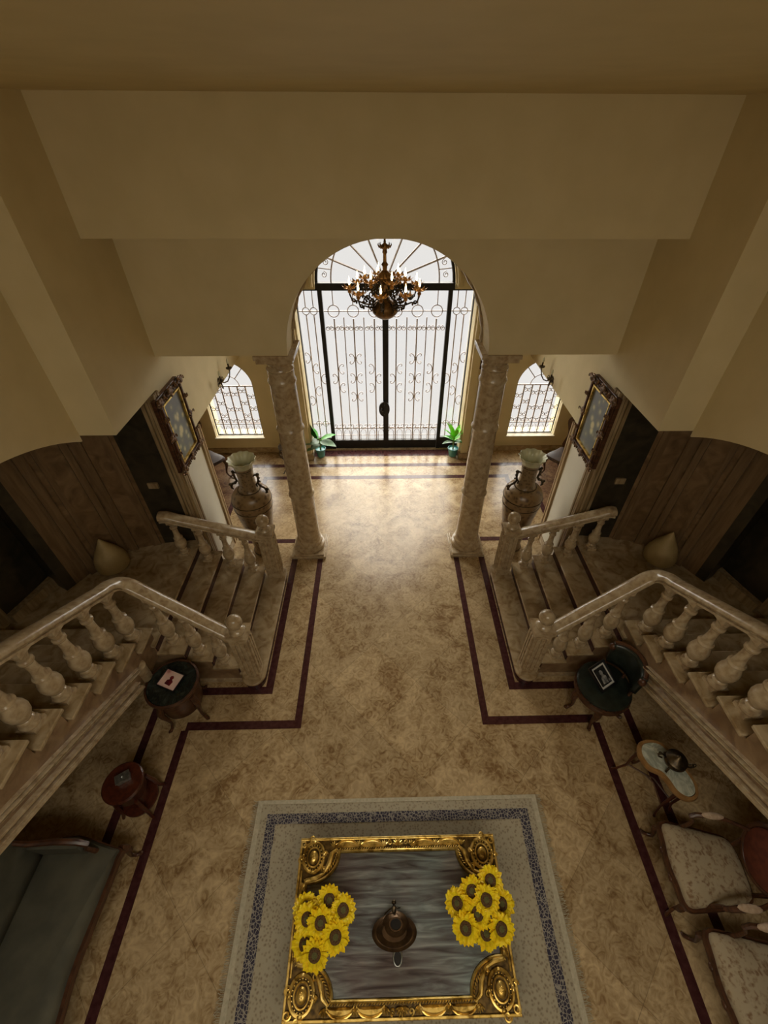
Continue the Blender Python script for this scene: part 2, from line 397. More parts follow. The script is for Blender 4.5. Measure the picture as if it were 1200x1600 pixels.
# side masonry, each side one wall
for s in (-1, 1):
    mb = MB(); X = lambda a, b: (min(s*a, s*b), max(s*a, s*b))
    mb.box(*X(2.49, 4.4), 4.22, 5.04, 0, 5.3)                 # pier with the painting
    mb.box(*X(2.49, 2.82), 3.45, 4.22, 2.92, 5.3)             # lintel over the landing
    mb.box(*X(2.49, 4.4), 5.04, 7.60, 2.125, 5.3)             # lintel over the alcove
    mb.box(*X(4.3, 4.9), -5.5, 7.95, 0, 5.3)                  # outer wall
    Yc, Zc, Ra = 2.0, .54, 2.73
    aa = [(Yc+Ra*math.sin(t), Zc+Ra*math.cos(t)) for t in [.552-1.104*i/32 for i in range(33)]]
    mb.prism([(3.45, 2.86), (3.45, 5.3), (-5.4, 5.3), (-5.4, 3.1), (.57, 3.1)][:5] + [(.57, 2.86)] + aa[::-1], s*2.82, s*3.0, 'x')
    struct(mb.build('wall_%s' % SIDE[s], plaster, smooth=20))
# stone casings on the pier and the panel between them
k = 10
for s in (-1, 1):
    for (y0, y1, mt, d) in ((4.215, 4.36, stonetrim, .028), (4.93, 5.045, goldtrim, .03)):
        mb = MB(); w_ = y1-y0
        for (a, b, dd) in ((0, 1, .5), (.08, .30, 1), (.42, .62, .8), (.72, .95, 1.0)):
            mb.box(*sorted((s*2.488, s*(2.488-d*dd))), y0+w_*a, y0+w_*b, 0.0, 2.92 if y0 < 4.5 else 2.12)
        struct(mb.build('trim_%d' % k, mt, smooth=0)); k += 1
    mb = MB()
    for (a, b, dd) in ((2.488, 2.52, .030), (2.53, 2.56, .022), (2.57, 2.61, .030)): mb.box(*sorted((s*a, s*b)), 4.205-dd, 4.225, .83, 2.92)
    struct(mb.build('trim_%d' % k, stonetrim, smooth=0)); k += 1
    struct(MB().box(*sorted((s*2.489, s*2.483)), 4.37, 4.93, .12, 2.1).build('trim_%d' % k, pale, smooth=0)); k += 1
    struct(MB().box(*sorted((s*2.489, s*2.470)), 4.37, 4.93, 0, .12).build('trim_%d' % k, stone2, smooth=0)); k += 1
    # jamb pilaster beside the door, with base block
    mb = MB(); mb.box(*sorted((s*1.50, s*1.64)), 7.30, 7.62, .12, 3.08); mb.box(*sorted((s*1.47, s*1.66)), 7.36, 7.62, .12, 3.08)
    struct(mb.build('trim_%d' % k, plaster, smooth=0, bevel=.008)); k += 1
    struct(MB().box(*sorted((s*1.46, s*1.67)), 7.27, 7.62, 0, .12).build('trim_%d' % k, stone2, smooth=0, bevel=.01)); k += 1
    struct(MB().box(*sorted((s*1.67, s*4.3)), 7.575, 7.60, 0, .10).build('baseboard_front_%s' % SIDE[s], stone2, smooth=0)); k += 1
# arched moulding round the fanlight
mb = MB()
for (r, rr) in ((1.20, .035), (1.30, .025)):
    mb.tube([(r*math.cos(PI*i/40), 7.61, 3.12+r*math.sin(PI*i/40)) for i in range(41)], rr, 8)
struct(mb.build('trim_80', plaster))
# rough plaster ring inside the hall arch
mb = MB()
mb.tube([(1.07*math.cos(PI*i/60), 4.99+.012*math.sin(i*2.3), 3.19+1.07*math.sin(PI*i/60)) for i in range(61)], [.016+.008*math.sin(i*1.7) for i in range(61)], 6)
struct(mb.build('trim_81', stone))

# ------------------------------------------------------------------ landing walls in dark marble
FOOT = [(2.50, 4.215), (3.02, 4.15), (3.46, 4.02), (3.76, 3.62), (3.84, 3.46), (4.14, 3.62), (4.20, 3.22), (4.29, 2.9)]
k = 40
for s in (-1, 1):
    for (i, mt) in ((0, wallm3), (1, wallm), (2, wallm), (3, wallm2), (4, wallm3), (5, wallm3), (6, wallm3)):
        (xa, ya), (xb, yb) = FOOT[i], FOOT[i+1]
        dx, dy = xb-xa, yb-ya; L = math.hypot(dx, dy); nx, ny = dy/L, -dx/L
        if nx*(3-xa)+ny*(3.2-ya) < 0: nx, ny = -nx, -ny
        mb = MB()
        q = [(xa, ya), (xb, yb), (xb-nx*.12, yb-ny*.12), (xa-nx*.12, ya-ny*.12)]
        mb.prism([(s*x, y) for x, y in q], .80, 5.2)
        struct(mb.build('trim_%d' % k, mt, smooth=0)); k += 1
        if i in (1, 2):          # raised vertical bands
            mb = MB()
            for (t0, t1, d) in (((.10, .30, .02), (.70, .92, .03)) if i == 1 else ((.02, .16, .025), (.55, .66, .015), (.80, .99, .04))):
                q = [(xa+dx*t0, ya+dy*t0), (xa+dx*t1, ya+dy*t1), (xa+dx*t1+nx*d, ya+dy*t1+ny*d), (xa+dx*t0+nx*d, ya+dy*t0+ny*d)]
                mb.prism([(s*x, y) for x, y in q], .80, 5.2)
            struct(mb.build('trim_%d' % k, wallm2, smooth=0)); k += 1
    # stone skirting of the niche
    mb = MB()
    mb.prism([(s*x, y) for x, y in ((4.10, 3.62), (4.20, 3.20), (4.28, 2.92), (4.20, 2.90), (4.11, 3.18), (4.03, 3.56))], .825, .95)
    struct(mb.build('trim_%d' % k, stonetrim, smooth=0)); k += 1
    # skirting that climbs with the upper flight
    mb = MB(); mb.prism([(2.92, .83), (2.92, 1.10), (-1.3, 3.42), (-1.3, 3.1)], *sorted((s*4.26, s*4.31)), 'x')
    struct(mb.build('trim_%d' % k, stonetrim, smooth=0)); k += 1
    # small marble switch plate on the dark wall
    mb = MB(); mb.box(*sorted((s*2.78, s*2.90)), 4.15, 4.175, 1.75, 1.83)
    tag(mb.build('wall_plate', stonetrim, smooth=0), 'small pale plate on the dark marble wall behind the %s landing' % SIDE[s], 'wall plate')

# ------------------------------------------------------------------ columns
for s in (-1, 1):
    r_ = thing('column', 'round beige marble column with ringed shaft, %s of the entrance passage' % SIDE[s], 'column', (s*1.235, 4.82, 0), group=None)
    MB().box(-.262, .262, -.25, .25, 0, .05).box(-.235, .235, -.235, .235, .05, .085).build('plinth', stone, r_, bevel=.008)
    MB().lathe([(.225, .085), (.235, .11), (.225, .145), (.19, .16), (.190, .175), (.205, .195), (.20, .22), (.182, .235), (.180, .26), (.172, .28)], seg=40).build('base_moulding', stone, r_)
    prof = []
    def rad(z): return .170-.020*(z-.28)/2.7
    zz = [.28, .9, 1.02, 1.06, 1.10, 1.9, 2.02, 2.06, 2.10, 2.65]
    for z in (.28, 1.09, 1.11, 1.13, 1.15, 1.17, 2.15, 2.17, 2.19, 2.21, 2.23, 2.78, 2.80, 2.82, 2.84, 2.86, 2.95):
        ring = {1.11: .012, 1.13: .020, 1.15: .012, 2.17: .012, 2.19: .020, 2.21: .012, 2.80: .010, 2.82: .016, 2.84: .010}.get(z, 0)
        prof.append((rad(z)+ring, z))
    MB().lathe(prof, seg=40).build('shaft', stone, r_)
    MB().lathe([(.148, 2.95), (.16, 2.97), (.15, 3.0), (.135, 3.02), (.15, 3.06), (.20, 3.10)], seg=40).box(-.20, .20, -.235, .235, 3.10, 3.15).box(-.22, .22, -.25, .25, 3.145, 3.19).build('capital', stone, r_, bevel=.004)

# ------------------------------------------------------------------ the front door
door = bpy.data.objects.new('door_1', None); col.objects.link(door); door.location = (0, 7.72, 0); struct(door)
def vbar(mb, x, z0, z1, r=.008, y=0): mb.box(x-r, x+r, y-r, y+r, z0, z1)
def hbar(mb, z, x0, x1, r=.008, y=0): mb.box(x0, x1, y-r, y+r, z-r, z+r)
def circ(mb, x, z, r, t=.006, y=0, n=20): mb.tube([(x+r*math.cos(2*PI*i/n), y, z+r*math.sin(2*PI*i/n)) for i in range(n)], t, 5, closed=True)
def scroll(mb, x, z, r, sgn=1, flip=1, t=.0055, y=0):
    pts = spiral((x, z), r, r*.22, PI*.5*flip, PI*.5*flip - sgn*flip*PI*2.6, 20)
    mb.tube([(p[0], y, p[1]) for p in pts], t, 4)
mb = MB()
for x in (-1.08, 1.08): mb.box(x-.035, x+.035, -.04, .04, 0, 3.08)
for x in (-1.485, 1.485): mb.box(x-.018, x+.018, -.04, .04, 0, 3.08)
mb.box(-1.5, 1.5, -.05, .05, 3.05, 3.085); mb.box(-1.14, 1.14, -.05, .05, 3.085, 3.16)
mb.box(-1.5, -1.08, -.03, .03, 0, .26); mb.box(1.08, 1.5, -.03, .03, 0, .26)
mb.tube([(1.12*math.cos(PI*i/40), 0, 3.12+1.12*math.sin(PI*i/40)) for i in range(41)], .025, 6)
mb.build('door_frame', iron, door, smooth=0)
def cscroll(mb, xb, z, d, w=.088, h=.20, t=.0078):
    # C scroll: back at xb, opening towards d
    pts = [(xb+d*w*.80, z+h*.24), (xb+d*w*1.02, z+h*.30), (xb+d*w*.98, z+h*.42)]
    pts += [(xb+d*w*(1-math.sin(PI*i/12)*.98), z+h*.5*math.cos(PI*i/12)) for i in range(1, 12)]
    pts += [(xb+d*w*.98, z-h*.42), (xb+d*w*1.02, z-h*.30), (xb+d*w*.80, z-h*.24)]
    mb.tube([(p[0], 0, p[1]) for p in pts], t, 5)
def crow(mb, x, z, w=.05, t=.007):
    for q in (-1, 1):
        mb.tube([(x, 0, z)]+[(x+q*(w+p[0]), 0, z+.05+p[1]) for p in spiral((0, 0), .040, .010, -PI/2, -PI/2-q*-1*PI*1.7, 14)], t, 4)
for s in (-1, 1):
    lf = MB()
    x0, x1 = sorted((s*.035, s*1.04))
    lf.box(x0, x1, -.03, .03, 0.01, .20); lf.box(min(0, s*.052), max(0, s*.052), -.035, .035, .01, 3.05)
    leaf = lf.build('door_leaf', iron, door, smooth=0)
    g = MB()
    bars = [.19, .37, .545, .71, .875]
    for i, x in enumerate(bars):
        vbar(g, s*x, .20, 2.62 if i % 2 else 2.60, .011 if i % 2 == 0 else .008)
    hbar(g, 2.72, x0, x1, .007); hbar(g, .47, x0, x1, .009)
    for x in (.19, .545, .875): circ(g, s*x, 2.72, .095, .008); vbar(g, s*x, 2.81, 3.05, .007)
    g.build('grille', iron_glare, leaf, smooth=0)
    sg = MB()
    for x in (.10, .28, .46, .63, .79, .96):
        for q in (-1, 1): scroll(sg, s*x+q*.042, 2.44, .044, -q, 1, .008)
        crow(sg, s*x, .48)
        sg.tube([(s*x-.055, 0, .20), (s*x-.055, 0, .38), (s*x-.035, 0, .43), (s*x, 0, .45), (s*x+.035, 0, .43), (s*x+.055, 0, .38), (s*x+.055, 0, .20)], .006, 4)
    hbar(sg, .31, x0, x1, .005)
    for (x, z, q) in ((.56, 1.90, 1), (.53, 1.90, -1), (.86, 1.71, -1), (.21, 1.71, 1), (.56, 1.53, 1), (.53, 1.53, -1), (.86, 1.34, -1), (.21, 1.34, 1), (.56, 1.16, 1), (.53, 1.16, -1), (.18, 1.52, -1), (.89, 1.52, 1)):
        cscroll(sg, s*x, z, s*q)
    sg.build('scrollwork', iron_glare, leaf)
    MB().box(x0, x1, .012, .016, .20, 3.05).build('glass_pane', glass, leaf, smooth=0)
    # side light
    sl = MB()
    a0, a1 = sorted((s*1.115, s*1.47))
    for x in (1.21, 1.34): vbar(sl, s*x, .26, 2.66, .009); circ(sl, s*x, 2.72, .058, .007); vbar(sl, s*x, 2.78, 3.05, .007)
    hbar(sl, 2.72, a0, a1, .007); hbar(sl, .58, a0, a1, .008); circ(sl, s*1.21, .58, .055, .007); circ(sl, s*1.34, .58, .055, .007)
    for (x, z, q) in ((1.355, 1.92, 1), (1.33, 1.72, -1), (1.20, 1.52, -1), (1.33, 1.28, -1), (1.355, 1.08, 1)): cscroll(sl, s*x, z, s*q)
    slo = sl.build('side_light_grille', iron_glare, door, smooth=0)
    MB().box(a0, a1, .012, .016, .26, 3.05).build('glass_pane', glass, slo, smooth=0)
fg = MB()
for a in (22, 45, 67, 113, 135, 158):
    t = math.radians(a); fg.tube([(.17*math.cos(t), 0, 3.16+.17*math.sin(t)), (1.10*math.cos(t), 0, 3.14+1.10*math.sin(t))], .015, 5)
fg.tube([(.17*math.cos(PI*i/16), 0, 3.16+.17*math.sin(PI*i/16)) for i in range(17)], .010, 5)
fg.tube([(.88*math.cos(PI*i/40), 0, 3.15+.95*math.sin(PI*i/40)) for i in range(41)], .012, 5)
for a in (7, 17, 28, 39, 141, 152, 163, 173):
    t = math.radians(a); scroll(fg, .99*math.cos(t), 3.15+1.03*math.sin(t), .05, 1 if a > 90 else -1, 1 if int(a) % 2 else -1, .007)
for a in (12, 168):
    t = math.radians(a); fg.tube([(.88*math.cos(t), 0, 3.15+.95*math.sin(t)), (1.10*math.cos(t), 0, 3.14+1.10*math.sin(t))], .008, 5)
fo = fg.build('fanlight_grille', iron_glare, door)
MB().prism([(1.1*math.cos(PI*i/36), 3.13+1.1*math.sin(PI*i/36)) for i in range(37)], .012, .016, 'y').build('glass_pane', glass, fo, smooth=0)
hd = MB(); hd.prism([(-.03+.105*math.cos(2*PI*i/24), .92+.16*math.sin(2*PI*i/24)) for i in range(24)], -.07, -.035, 'y')
hd.ball((-.07, -.09, .92), (.03, .03, .045)); hd.tube([(-.03, -.06, 1.04), (-.02, -.10, 1.01), (-.02, -.10, .84), (-.03, -.06, .80)], .009, 6)
hd.build('lock_plate', iron, door)

# ------------------------------------------------------------------ arched windows
for s in (-1, 1):
    wd = bpy.data.objects.new('window_%d' % (1 if s < 0 else 2), None); col.objects.link(wd); wd.location = (s*2.95, 7.70, 0); struct(wd)
    f = MB(); out_ = [(.455, .36), (.455, 1.42)] + [(.455*math.cos(PI*i/24), 1.42+.475*math.sin(PI*i/24)) for i in range(1, 24)] + [(-.455, 1.42), (-.455, .36)]
    f.tube([(p[0], 0, p[1]) for p in out_], .016, 4, closed=True)
    f.build('window_frame', iron, wd, smooth=0)
    g = MB()
    for x in (-.30, -.15, 0, .15, .30): vbar(g, x, .37, 1.40, .011)
    hbar(g, 1.40, -.45, .45, .010); hbar(g, .60, -.45, .45, .009)
    for a in (45, 90, 135):
        t = math.radians(a); g.tube([(.2*math.cos(t), 0, 1.40+.2*math.sin(t)), (.455*math.cos(t), 0, 1.42+.47*math.sin(t))], .009, 5)
    g.tube([(.2*math.cos(PI*i/14), 0, 1.40+.2*math.sin(PI*i/14)) for i in range(15)], .008, 5)
    for (x, z) in ((-.375, 1.18), (.375, 1.18), (-.225, 1.30), (.225, 1.30), (-.075, 1.24), (.075, 1.24), (-.375, .93), (.375, .93), (-.225, 1.05), (.225, 1.05), (-.075, .92), (.075, .92), (-.225, .78), (.225, .78), (-.375, .66), (-.225, .66), (-.075, .66), (.075, .66), (.225, .66), (.375, .66)):
        for q in (-1, 1): scroll(g, x+q*.030, z, .050, q, 1, .008)
    for x in (-.375, -.225, -.075, .075, .225, .375):
        g.tube([(x-.045, 0, .37), (x-.045, 0, .50), (x, 0, .56), (x+.045, 0, .50), (x+.045, 0, .37)], .006, 4)
    g.build('grille', iron_glare, wd)
    MB().prism(out_, .010, .014, 'y').build('glass_pane', glass, wd, smooth=0)
    MB().box(-.50, .50, -.13, .10, .325, .345).build('window_sill', pale, wd, smooth=0)
    # real masonry reveals already come from wall_front

# ------------------------------------------------------------------ stairs
RISE = .165
NX = [1.49, 1.765, 2.03, 2.295, 2.56]        # nosing x of the five lower steps
for s in (-1, 1):
    X = lambda a, b: (min(s*a, s*b), max(s*a, s*b))
    st = thing('staircase', '%s marble staircase, five lower steps turning at a landing to the upper flight' % SIDE[s], 'staircase', (0, 0, 0))
    # masonry core of the lower flight
    mb = MB(); pts = [(1.53, 0)]
    for i in range(5):
        pts += [(NX[i]+.035, RISE*i), (NX[i]+.035, RISE*(i+1)-.032)]
    pts += [(2.62, 5*RISE-.032), (2.62, 0)]
    pts = [(s*x, z) for x, z in pts[1:]]
    mb.prism(pts, 2.61, 4.14, 'y'); mb.build('flight_core', corem, st, smooth=0)
    # dark riser strips
    for i in range(5):
        MB().box(*X(NX[i]+.025, NX[i]+.036), 2.62, 4.13, RISE*i, RISE*(i+1)-.03).build('riser', maroon, st, smooth=0)
    for i in range(1, 4):
        ye = 2.585
        MB().box(*X(NX[i], NX[i+1]+.04), ye, 4.15, RISE*(i+1)-.034, RISE*(i+1)).build('tread', stone2, st, bevel=.008)
    # first tread with rounded ends carrying the newels
    p1 = [(1.80, 2.56), (1.80, 4.20)]
    p1 = [(1.53+.27, 2.60)]
    c1 = (1.63, 2.60); c2 = (1.63, 4.16)
    p1 += [(c1[0]+.14*math.cos(a), c1[1]+.14*math.sin(a)) for a in [0-PI*i/14 for i in range(0, 15)]]
    p1 += [(c2[0]+.14*math.cos(a), c2[1]+.14*math.sin(a)) for a in [PI-PI*i/14 for i in range(0, 15)]]
    p1 += [(1.80, 4.16)]
    MB().prism([(s*x, y) for x, y in p1], RISE-.036, RISE).build('tread', stone2, st, smooth=30, bevel=.008)
    MB().prism([(s*(1.65+(x-1.65)*.86), 3.38+(y-3.38)*.975) for x, y in p1], 0, RISE-.036).build('riser', maroon, st, smooth=30)
    # landing
    land = [(2.56, 2.585), (4.29, 2.585), (4.29, 3.0), (4.20, 3.22), (4.14, 3.62), (3.84, 3.46), (3.76, 3.62), (3.46, 4.02), (3.02, 4.15), (2.80, 4.195), (2.56, 4.195)]
    MB().prism([(s*x, y) for x, y in land], 5*RISE-.034, 5*RISE).build('landing_slab', stone2, st, smooth=0)
    MB().box(*X(2.62, 4.29), 2.61, 4.19, 0, 5*RISE-.034).build('landing_core', corem, st, smooth=0)
    MB().box(*X(1.60, 2.62), 2.585, 2.61, 0, .055).build('base_strip', stone, st, smooth=0)
    # upper flight
    n = 15; G = .29
    pts = []
    for i in range(n):
        y = 2.68-G*i
        pts += [(y, (5+i)*RISE-.02), (y, (6+i)*RISE-.034)]
    yl = 2.68-G*n; zt = (5+n)*RISE-.034
    pts += [(yl, zt), (yl, zt-.50), (2.36, .60), (2.61, .60), (2.61, (5)*RISE-.03)]
    MB().prism(pts, s*2.60, s*4.29, 'x').build('upper_flight_core', corem, st, smooth=0)
    for i in range(n):
        y = 2.707-G*i; z = (6+i)*RISE
        mb = MB(); mb.box(*X(2.565, 4.285), y-G-.01, y, z-.034, z)
        mb.build('tread', stone2, st, bevel=.008)
    # stringer mouldings
    mb = MB(); a = .543
    def sl_(y0, dz, th, d):
        y1 = -1.5
        mb.prism([(y0, .70+a*(2.2-y0)+dz), (y1, .70+a*(2.2-y1)+dz), (y1, .70+a*(2.2-y1)+dz+th), (y0, .70+a*(2.2-y0)+dz+th)], *sorted((s*2.62, s*(2.60-d))), 'x')
    sl_(2.20, -.02, .030, .05); sl_(2.20, .012, .012, .035); sl_(2.19, .080, .022, .045); sl_(2.19, .150, .012, .02); sl_(2.26, .205, .016, .05); sl_(2.30, .238, .010, .035)
    mb.build('stringer_moulding', stone, st, smooth=0, bevel=.003)
    mb = MB(); mb.M = T((s*2.615, 2.33, .76)); mb.lathe([(.060, -.13), (.066, -.12), (.066, .08), (.072, .10), (.05, .115)], seg=24); mb.build('stringer_rosette', stone, st)

# ------------------------------------------------------------------ balustrades
_h = [(.062, 0), (.062, .022), (.046, .028), (.046, .040), (.070, .044), (.077, .060), (.073, .080), (.060, .097), (.040, .108), (.015, .113)]
RAILP = _h + [(-a, b) for a, b in _h[::-1]]
def baluster_mesh(h, sc_=1.0):
    mb = MB(); q = sc_
    mb.box(-.062*q, .062*q, -.062*q, .062*q, 0, .035)
    k_ = (h-.035-.03)
    pr = [(.058, 0), (.062, .02), (.058, .045), (.040, .06), (.036, .085), (.050, .10), (.048, .115), (.040, .13), (.052, .17), (.068, .24), (.073, .31), (.068, .37), (.052, .44), (.046, .47), (.056, .49), (.056, .51), (.044, .53), (.036, .60), (.032, .70), (.033, .80), (.045, .83), (.045, .86), (.034, .88), (.038, .94), (.050, 1.0)]
    mb.lathe([(r*q*1.08, .035+z*k_) for r, z in pr], seg=20)
    mb.box(-.05*q, .05*q, -.05*q, .05*q, h-.035, h+.03)
    return mb
def newel(parent, x, y, s):
    mb = MB(); zb = RISE
    mb.box(x-.095, x+.095, y-.085, y+.085, zb, 1.0)
    for q in (-1, 0, 1):                       # fluting as raised reeds
        for d in (-1, 1):
            mb.box(x+q*.05-.015, x+q*.05+.015, y+d*.092-.008, y+d*.092+.008, zb+.12, .93)
            mb.box(x+d*.102-.008, x+d*.102+.008, y+q*.047-.014, y+q*.047+.014, zb+.12, .93)
    np_ = mb.build('newel_post', stone, parent, smooth=0, bevel=.004)
    mb = MB(); mb.box(x-.115, x+.115, y-.105, y+.105, 1.0, 1.04)
    mb.lathe([(.075, 1.04), (.085, 1.06), (.07, 1.085), (.045, 1.10), (.04, 1.115), (.055, 1.13), (.078, 1.165), (.084, 1.20), (.078, 1.24), (.055, 1.272), (.02, 1.29), (0, 1.292)], (x, y, 0), 28)
    mb.build('newel_cap', stone, np_, smooth=35)
for s in (-1, 1):
    # front balustrade: newel, lower rail, rounded turn, upper rail
    t = thing('balustrade', '%s near marble balustrade from front newel around the bend and up the stairs' % SIDE[s], 'balustrade', (0, 0, 0))
    newel(t, s*1.625, 2.61, s)
    path = [(s*1.69, 2.62, .87), (s*1.76, 2.63, .90)]
    P0 = Vector((s*2.56, 2.765, 1.545)); P1 = Vector((s*2.72, 2.58, 1.71)); Cn = Vector((s*2.71, 2.80, 1.64))
    path += [P0]
    for i in range(1, 8):
        u = i/8; path.append(P0*(1-u)**2 + Cn*2*u*(1-u) + P1*u*u)
    path += [P1, (s*2.72, .6, 1.71+.569*1.98), (s*2.72, -1.3, 1.71+.569*3.88)]
    MB().sweep(RAILP, path).build('handrail', stone, t, smooth=33)
    def railz(x): return .90+(abs(x)-1.76)*(1.545-.90)/.80
    for (x, y, z) in ((1.955, 2.685, 2*RISE), (2.205, 2.715, 3*RISE), (2.455, 2.745, 4*RISE)):
        b = baluster_mesh(railz(x)-z).build('baluster', stone, t); b.location = (s*x, y, z)
    proto = None
    for i in range(13):
        y = 2.585-.29*i; z = (6+i)*RISE
        h = 1.71+.569*(2.58-y)-z
        if proto is None: proto = baluster_mesh(h, 1.12).build('baluster', stone, t); b = proto
        else: b = proto.copy(); col.objects.link(b)
        b.location = (s*2.72, y, z); b.scale = (1, 1, h/(1.71-6*RISE))
    # far balustrade
    t = thing('balustrade', '%s short far marble balustrade between its newel and the dark landing wall' % SIDE[s], 'balustrade', (0, 0, 0))
    newel(t, s*1.645, 4.15, s)
    MB().sweep(RAILP, [(s*1.71, 4.14, .87), (s*1.78, 4.13, .90), (s*2.60, 3.975, 1.35), (s*2.70, 3.96, 1.41), (s*2.76, 3.95, 1.425), (s*2.80, 3.945, 1.42)]).build('handrail', stone, t, smooth=33)
    def railb(x): return .90+(abs(x)-1.78)*.549
    for (x, y, z) in ((1.93, 4.10, 2*RISE), (2.175, 4.055, 3*RISE), (2.435, 4.0, 4*RISE), (2.69, 3.96, 5*RISE)):
        b = baluster_mesh(railb(x)-z, .95).build('baluster', stone, t); b.location = (s*x, y, z)

# ------------------------------------------------------------------ landing jars
for s in (-1, 1):
    mb = MB(); mb.lathe([(.15, 0), (.185, .03), (.195, .09), (.18, .17), (.135, .27), (.085, .35), (.045, .42), (.018, .47), (0, .49)], (0, 0, 0), 32)
    o = tag(mb.build('teardrop_jar', jar), 'sand coloured teardrop jar with pointed top standing on the %s landing' % SIDE[s], 'jar')
    o.location = (s*3.50, 3.74, .825)

# ------------------------------------------------------------------ tall floor vases
def floor_vase(s):
    t = thing('floor_vase', 'man-high brown and gilt vase with fluted cream mouth, behind the %s column' % SIDE[s], 'vase', (s*1.95, 4.79 if s < 0 else 4.80, 0), rz=.2*s)
    MB().lathe([(.15, 0), (.17, .02), (.165, .06), (.145, .10), (.160, .22), (.195, .45), (.235, .70), (.265, .90), (.278, 1.04), (.268, 1.13), (.22, 1.20), (.145, 1.245)], seg=40).build('body', vasebody, t)
    MB().lathe([(.145, 1.24), (.125, 1.27), (.112, 1.34), (.108, 1.45), (.114, 1.56), (.125, 1.62)], seg=36, cap=False).build('neck', vaseneck, t)
    mb = MB(); n = 48
    def wv(i, a): return .06*math.cos(12*a)*(i/5.0 if i < 6 else 1) if i > 1 else 0
    mb.lathe([(.120, 1.60), (.128, 1.64), (.150, 1.69), (.175, 1.725), (.185, 1.735), (.180, 1.742), (.14, 1.70), (.118, 1.65), (.10, 1.58), (.09, 1.40), (.0, 1.38)], seg=72, cap=False, wav=lambda i, a: (.05*math.cos(12*a) if 2 <= i <= 6 else 0))
    mb.build('mouth', sandcream, t)
    for q in (-1, 1):
        h = MB(); h.M = T((q*.015, 0, .27), sc_=(.86, .86, .82))
        h.tube([(q*.11, 0, 1.46), (q*.15, 0, 1.50), (q*.19, 0, 1.47), (q*.185, 0, 1.40), (q*.165, 0, 1.33), (q*.20, 0, 1.27), (q*.25, 0, 1.25), (q*.285, 0, 1.21), (q*.29, 0, 1.15), (q*.26, 0, 1.13)], [.012, .018, .022, .018, .02, .022, .02, .024, .02, .012], 8)
        h.ball((q*.19, 0, 1.51), (.03, .03, .025)); h.ball((q*.30, 0, 1.22), (.03, .025, .03)); h.tube([(q*.165, 0, 1.33), (q*.13, 0, 1.30), (q*.14, 0, 1.25)], .014, 6)
        for z in (1.44, 1.37, 1.29): h.ball((q*.205, .0, z), (.018, .018, .014), 8, 6)
        h.M = None; h.build('handle', bronze, t)
    # raised gilt bands
    for (r, z) in ((.278, 1.06), (.270, .94), (.155, 1.24), (.166, .05), (.116, 1.58)):
        mb = MB(); mb.tube([(r*math.cos(2*PI*i/40), r*math.sin(2*PI*i/40), z) for i in range(40)], .006, 6, closed=True)
        mb.build('band', bronze, t)
for s in (-1, 1): floor_vase(s)

# ------------------------------------------------------------------ ornate paintings on the piers
def blossoms(mb, y, z, x, sc_=1.0, rnd=random):
    mb.ball((x, y, z), (.016, .034*sc_, .034*sc_), 10, 6)
    for i in range(9):
        a = rnd.uniform(0, 2*PI); r = rnd.uniform(.0, .035)*sc_
        mb.ball((x+rnd.uniform(0, .02), y+r*math.cos(a), z+r*math.sin(a)), (.014, .015*sc_, .018*sc_), 8, 5)
    for q in (-1, 1):
        mb.tube([(x+.01, y+q*.02, z), (x+.02, y+q*.05*sc_, z+.02), (x+.015, y+q*.065*sc_, z), (x+.02, y+q*.05*sc_, z-.012)], .007, 6)
for s in (-1, 1):
    t = thing('framed_painting', 'flower still life in a heavy carved dark gilt frame on the %s pier' % SIDE[s], 'painting', (s*2.485, 4.49, 2.42))
    q = -s                                        # points into the hall
    W_, H_ = .325, .455
    def ring(mb, a, b, x0, x1):
        mb.box(*sorted((q*x0, q*x1)), -W_+a, W_-a, H_-b, H_-a); mb.box(*sorted((q*x0, q*x1)), -W_+a, W_-a, -H_+a, -H_+b)
        mb.box(*sorted((q*x0, q*x1)), -W_+a, -W_+b, -H_+b, H_-b); mb.box(*sorted((q*x0, q*x1)), W_-b, W_-a, -H_+b, H_-b)
    mb = MB(); ring(mb, 0, .10, 0, .045); ring(mb, .012, .085, .045, .065); ring(mb, .03, .06, .065, .085)
    fr = mb.build('frame', wood, t, smooth=0, bevel=.006)
    rnd = random.Random(5); cm = MATS.get('bronzed_carving') or noisy('bronzed_carving', (.06, .028, .012), (.24, .13, .055), 40, .4, .3)
    for (y, z, c_) in [(-W_+.03, -H_+.03, 1.5), (W_-.03, -H_+.03, 1.5), (-W_+.03, H_-.03, 1.5), (W_-.03, H_-.03, 1.5), (0, H_-.03, 1.3), (0, -H_+.03, 1.3), (-W_+.03, 0, 1.4), (W_-.03, 0, 1.4),
                       (-W_+.03, .22, .8), (W_-.03, .22, .8), (-W_+.03, -.22, .8), (W_-.03, -.22, .8), (-.16, H_-.03, .8), (.16, H_-.03, .8), (-.16, -H_+.03, .8), (.16, -H_+.03, .8)]:
        mb = MB(); blossoms(mb, y, z, .075*1, c_, rnd); mb.v = [(q*abs(v[0]), v[1], v[2]) for v in mb.v]; mb.build('carving', cm, t)
    mb = MB(); ring(mb, .088, .105, .04, .075); mb.build('gilt_slip', gilt, t, smooth=0)
    MB().box(*sorted((q*.03, q*.05)), -W_+.10, W_-.10, -H_+.10, H_-.10).build('canvas', canvas, t, smooth=0)

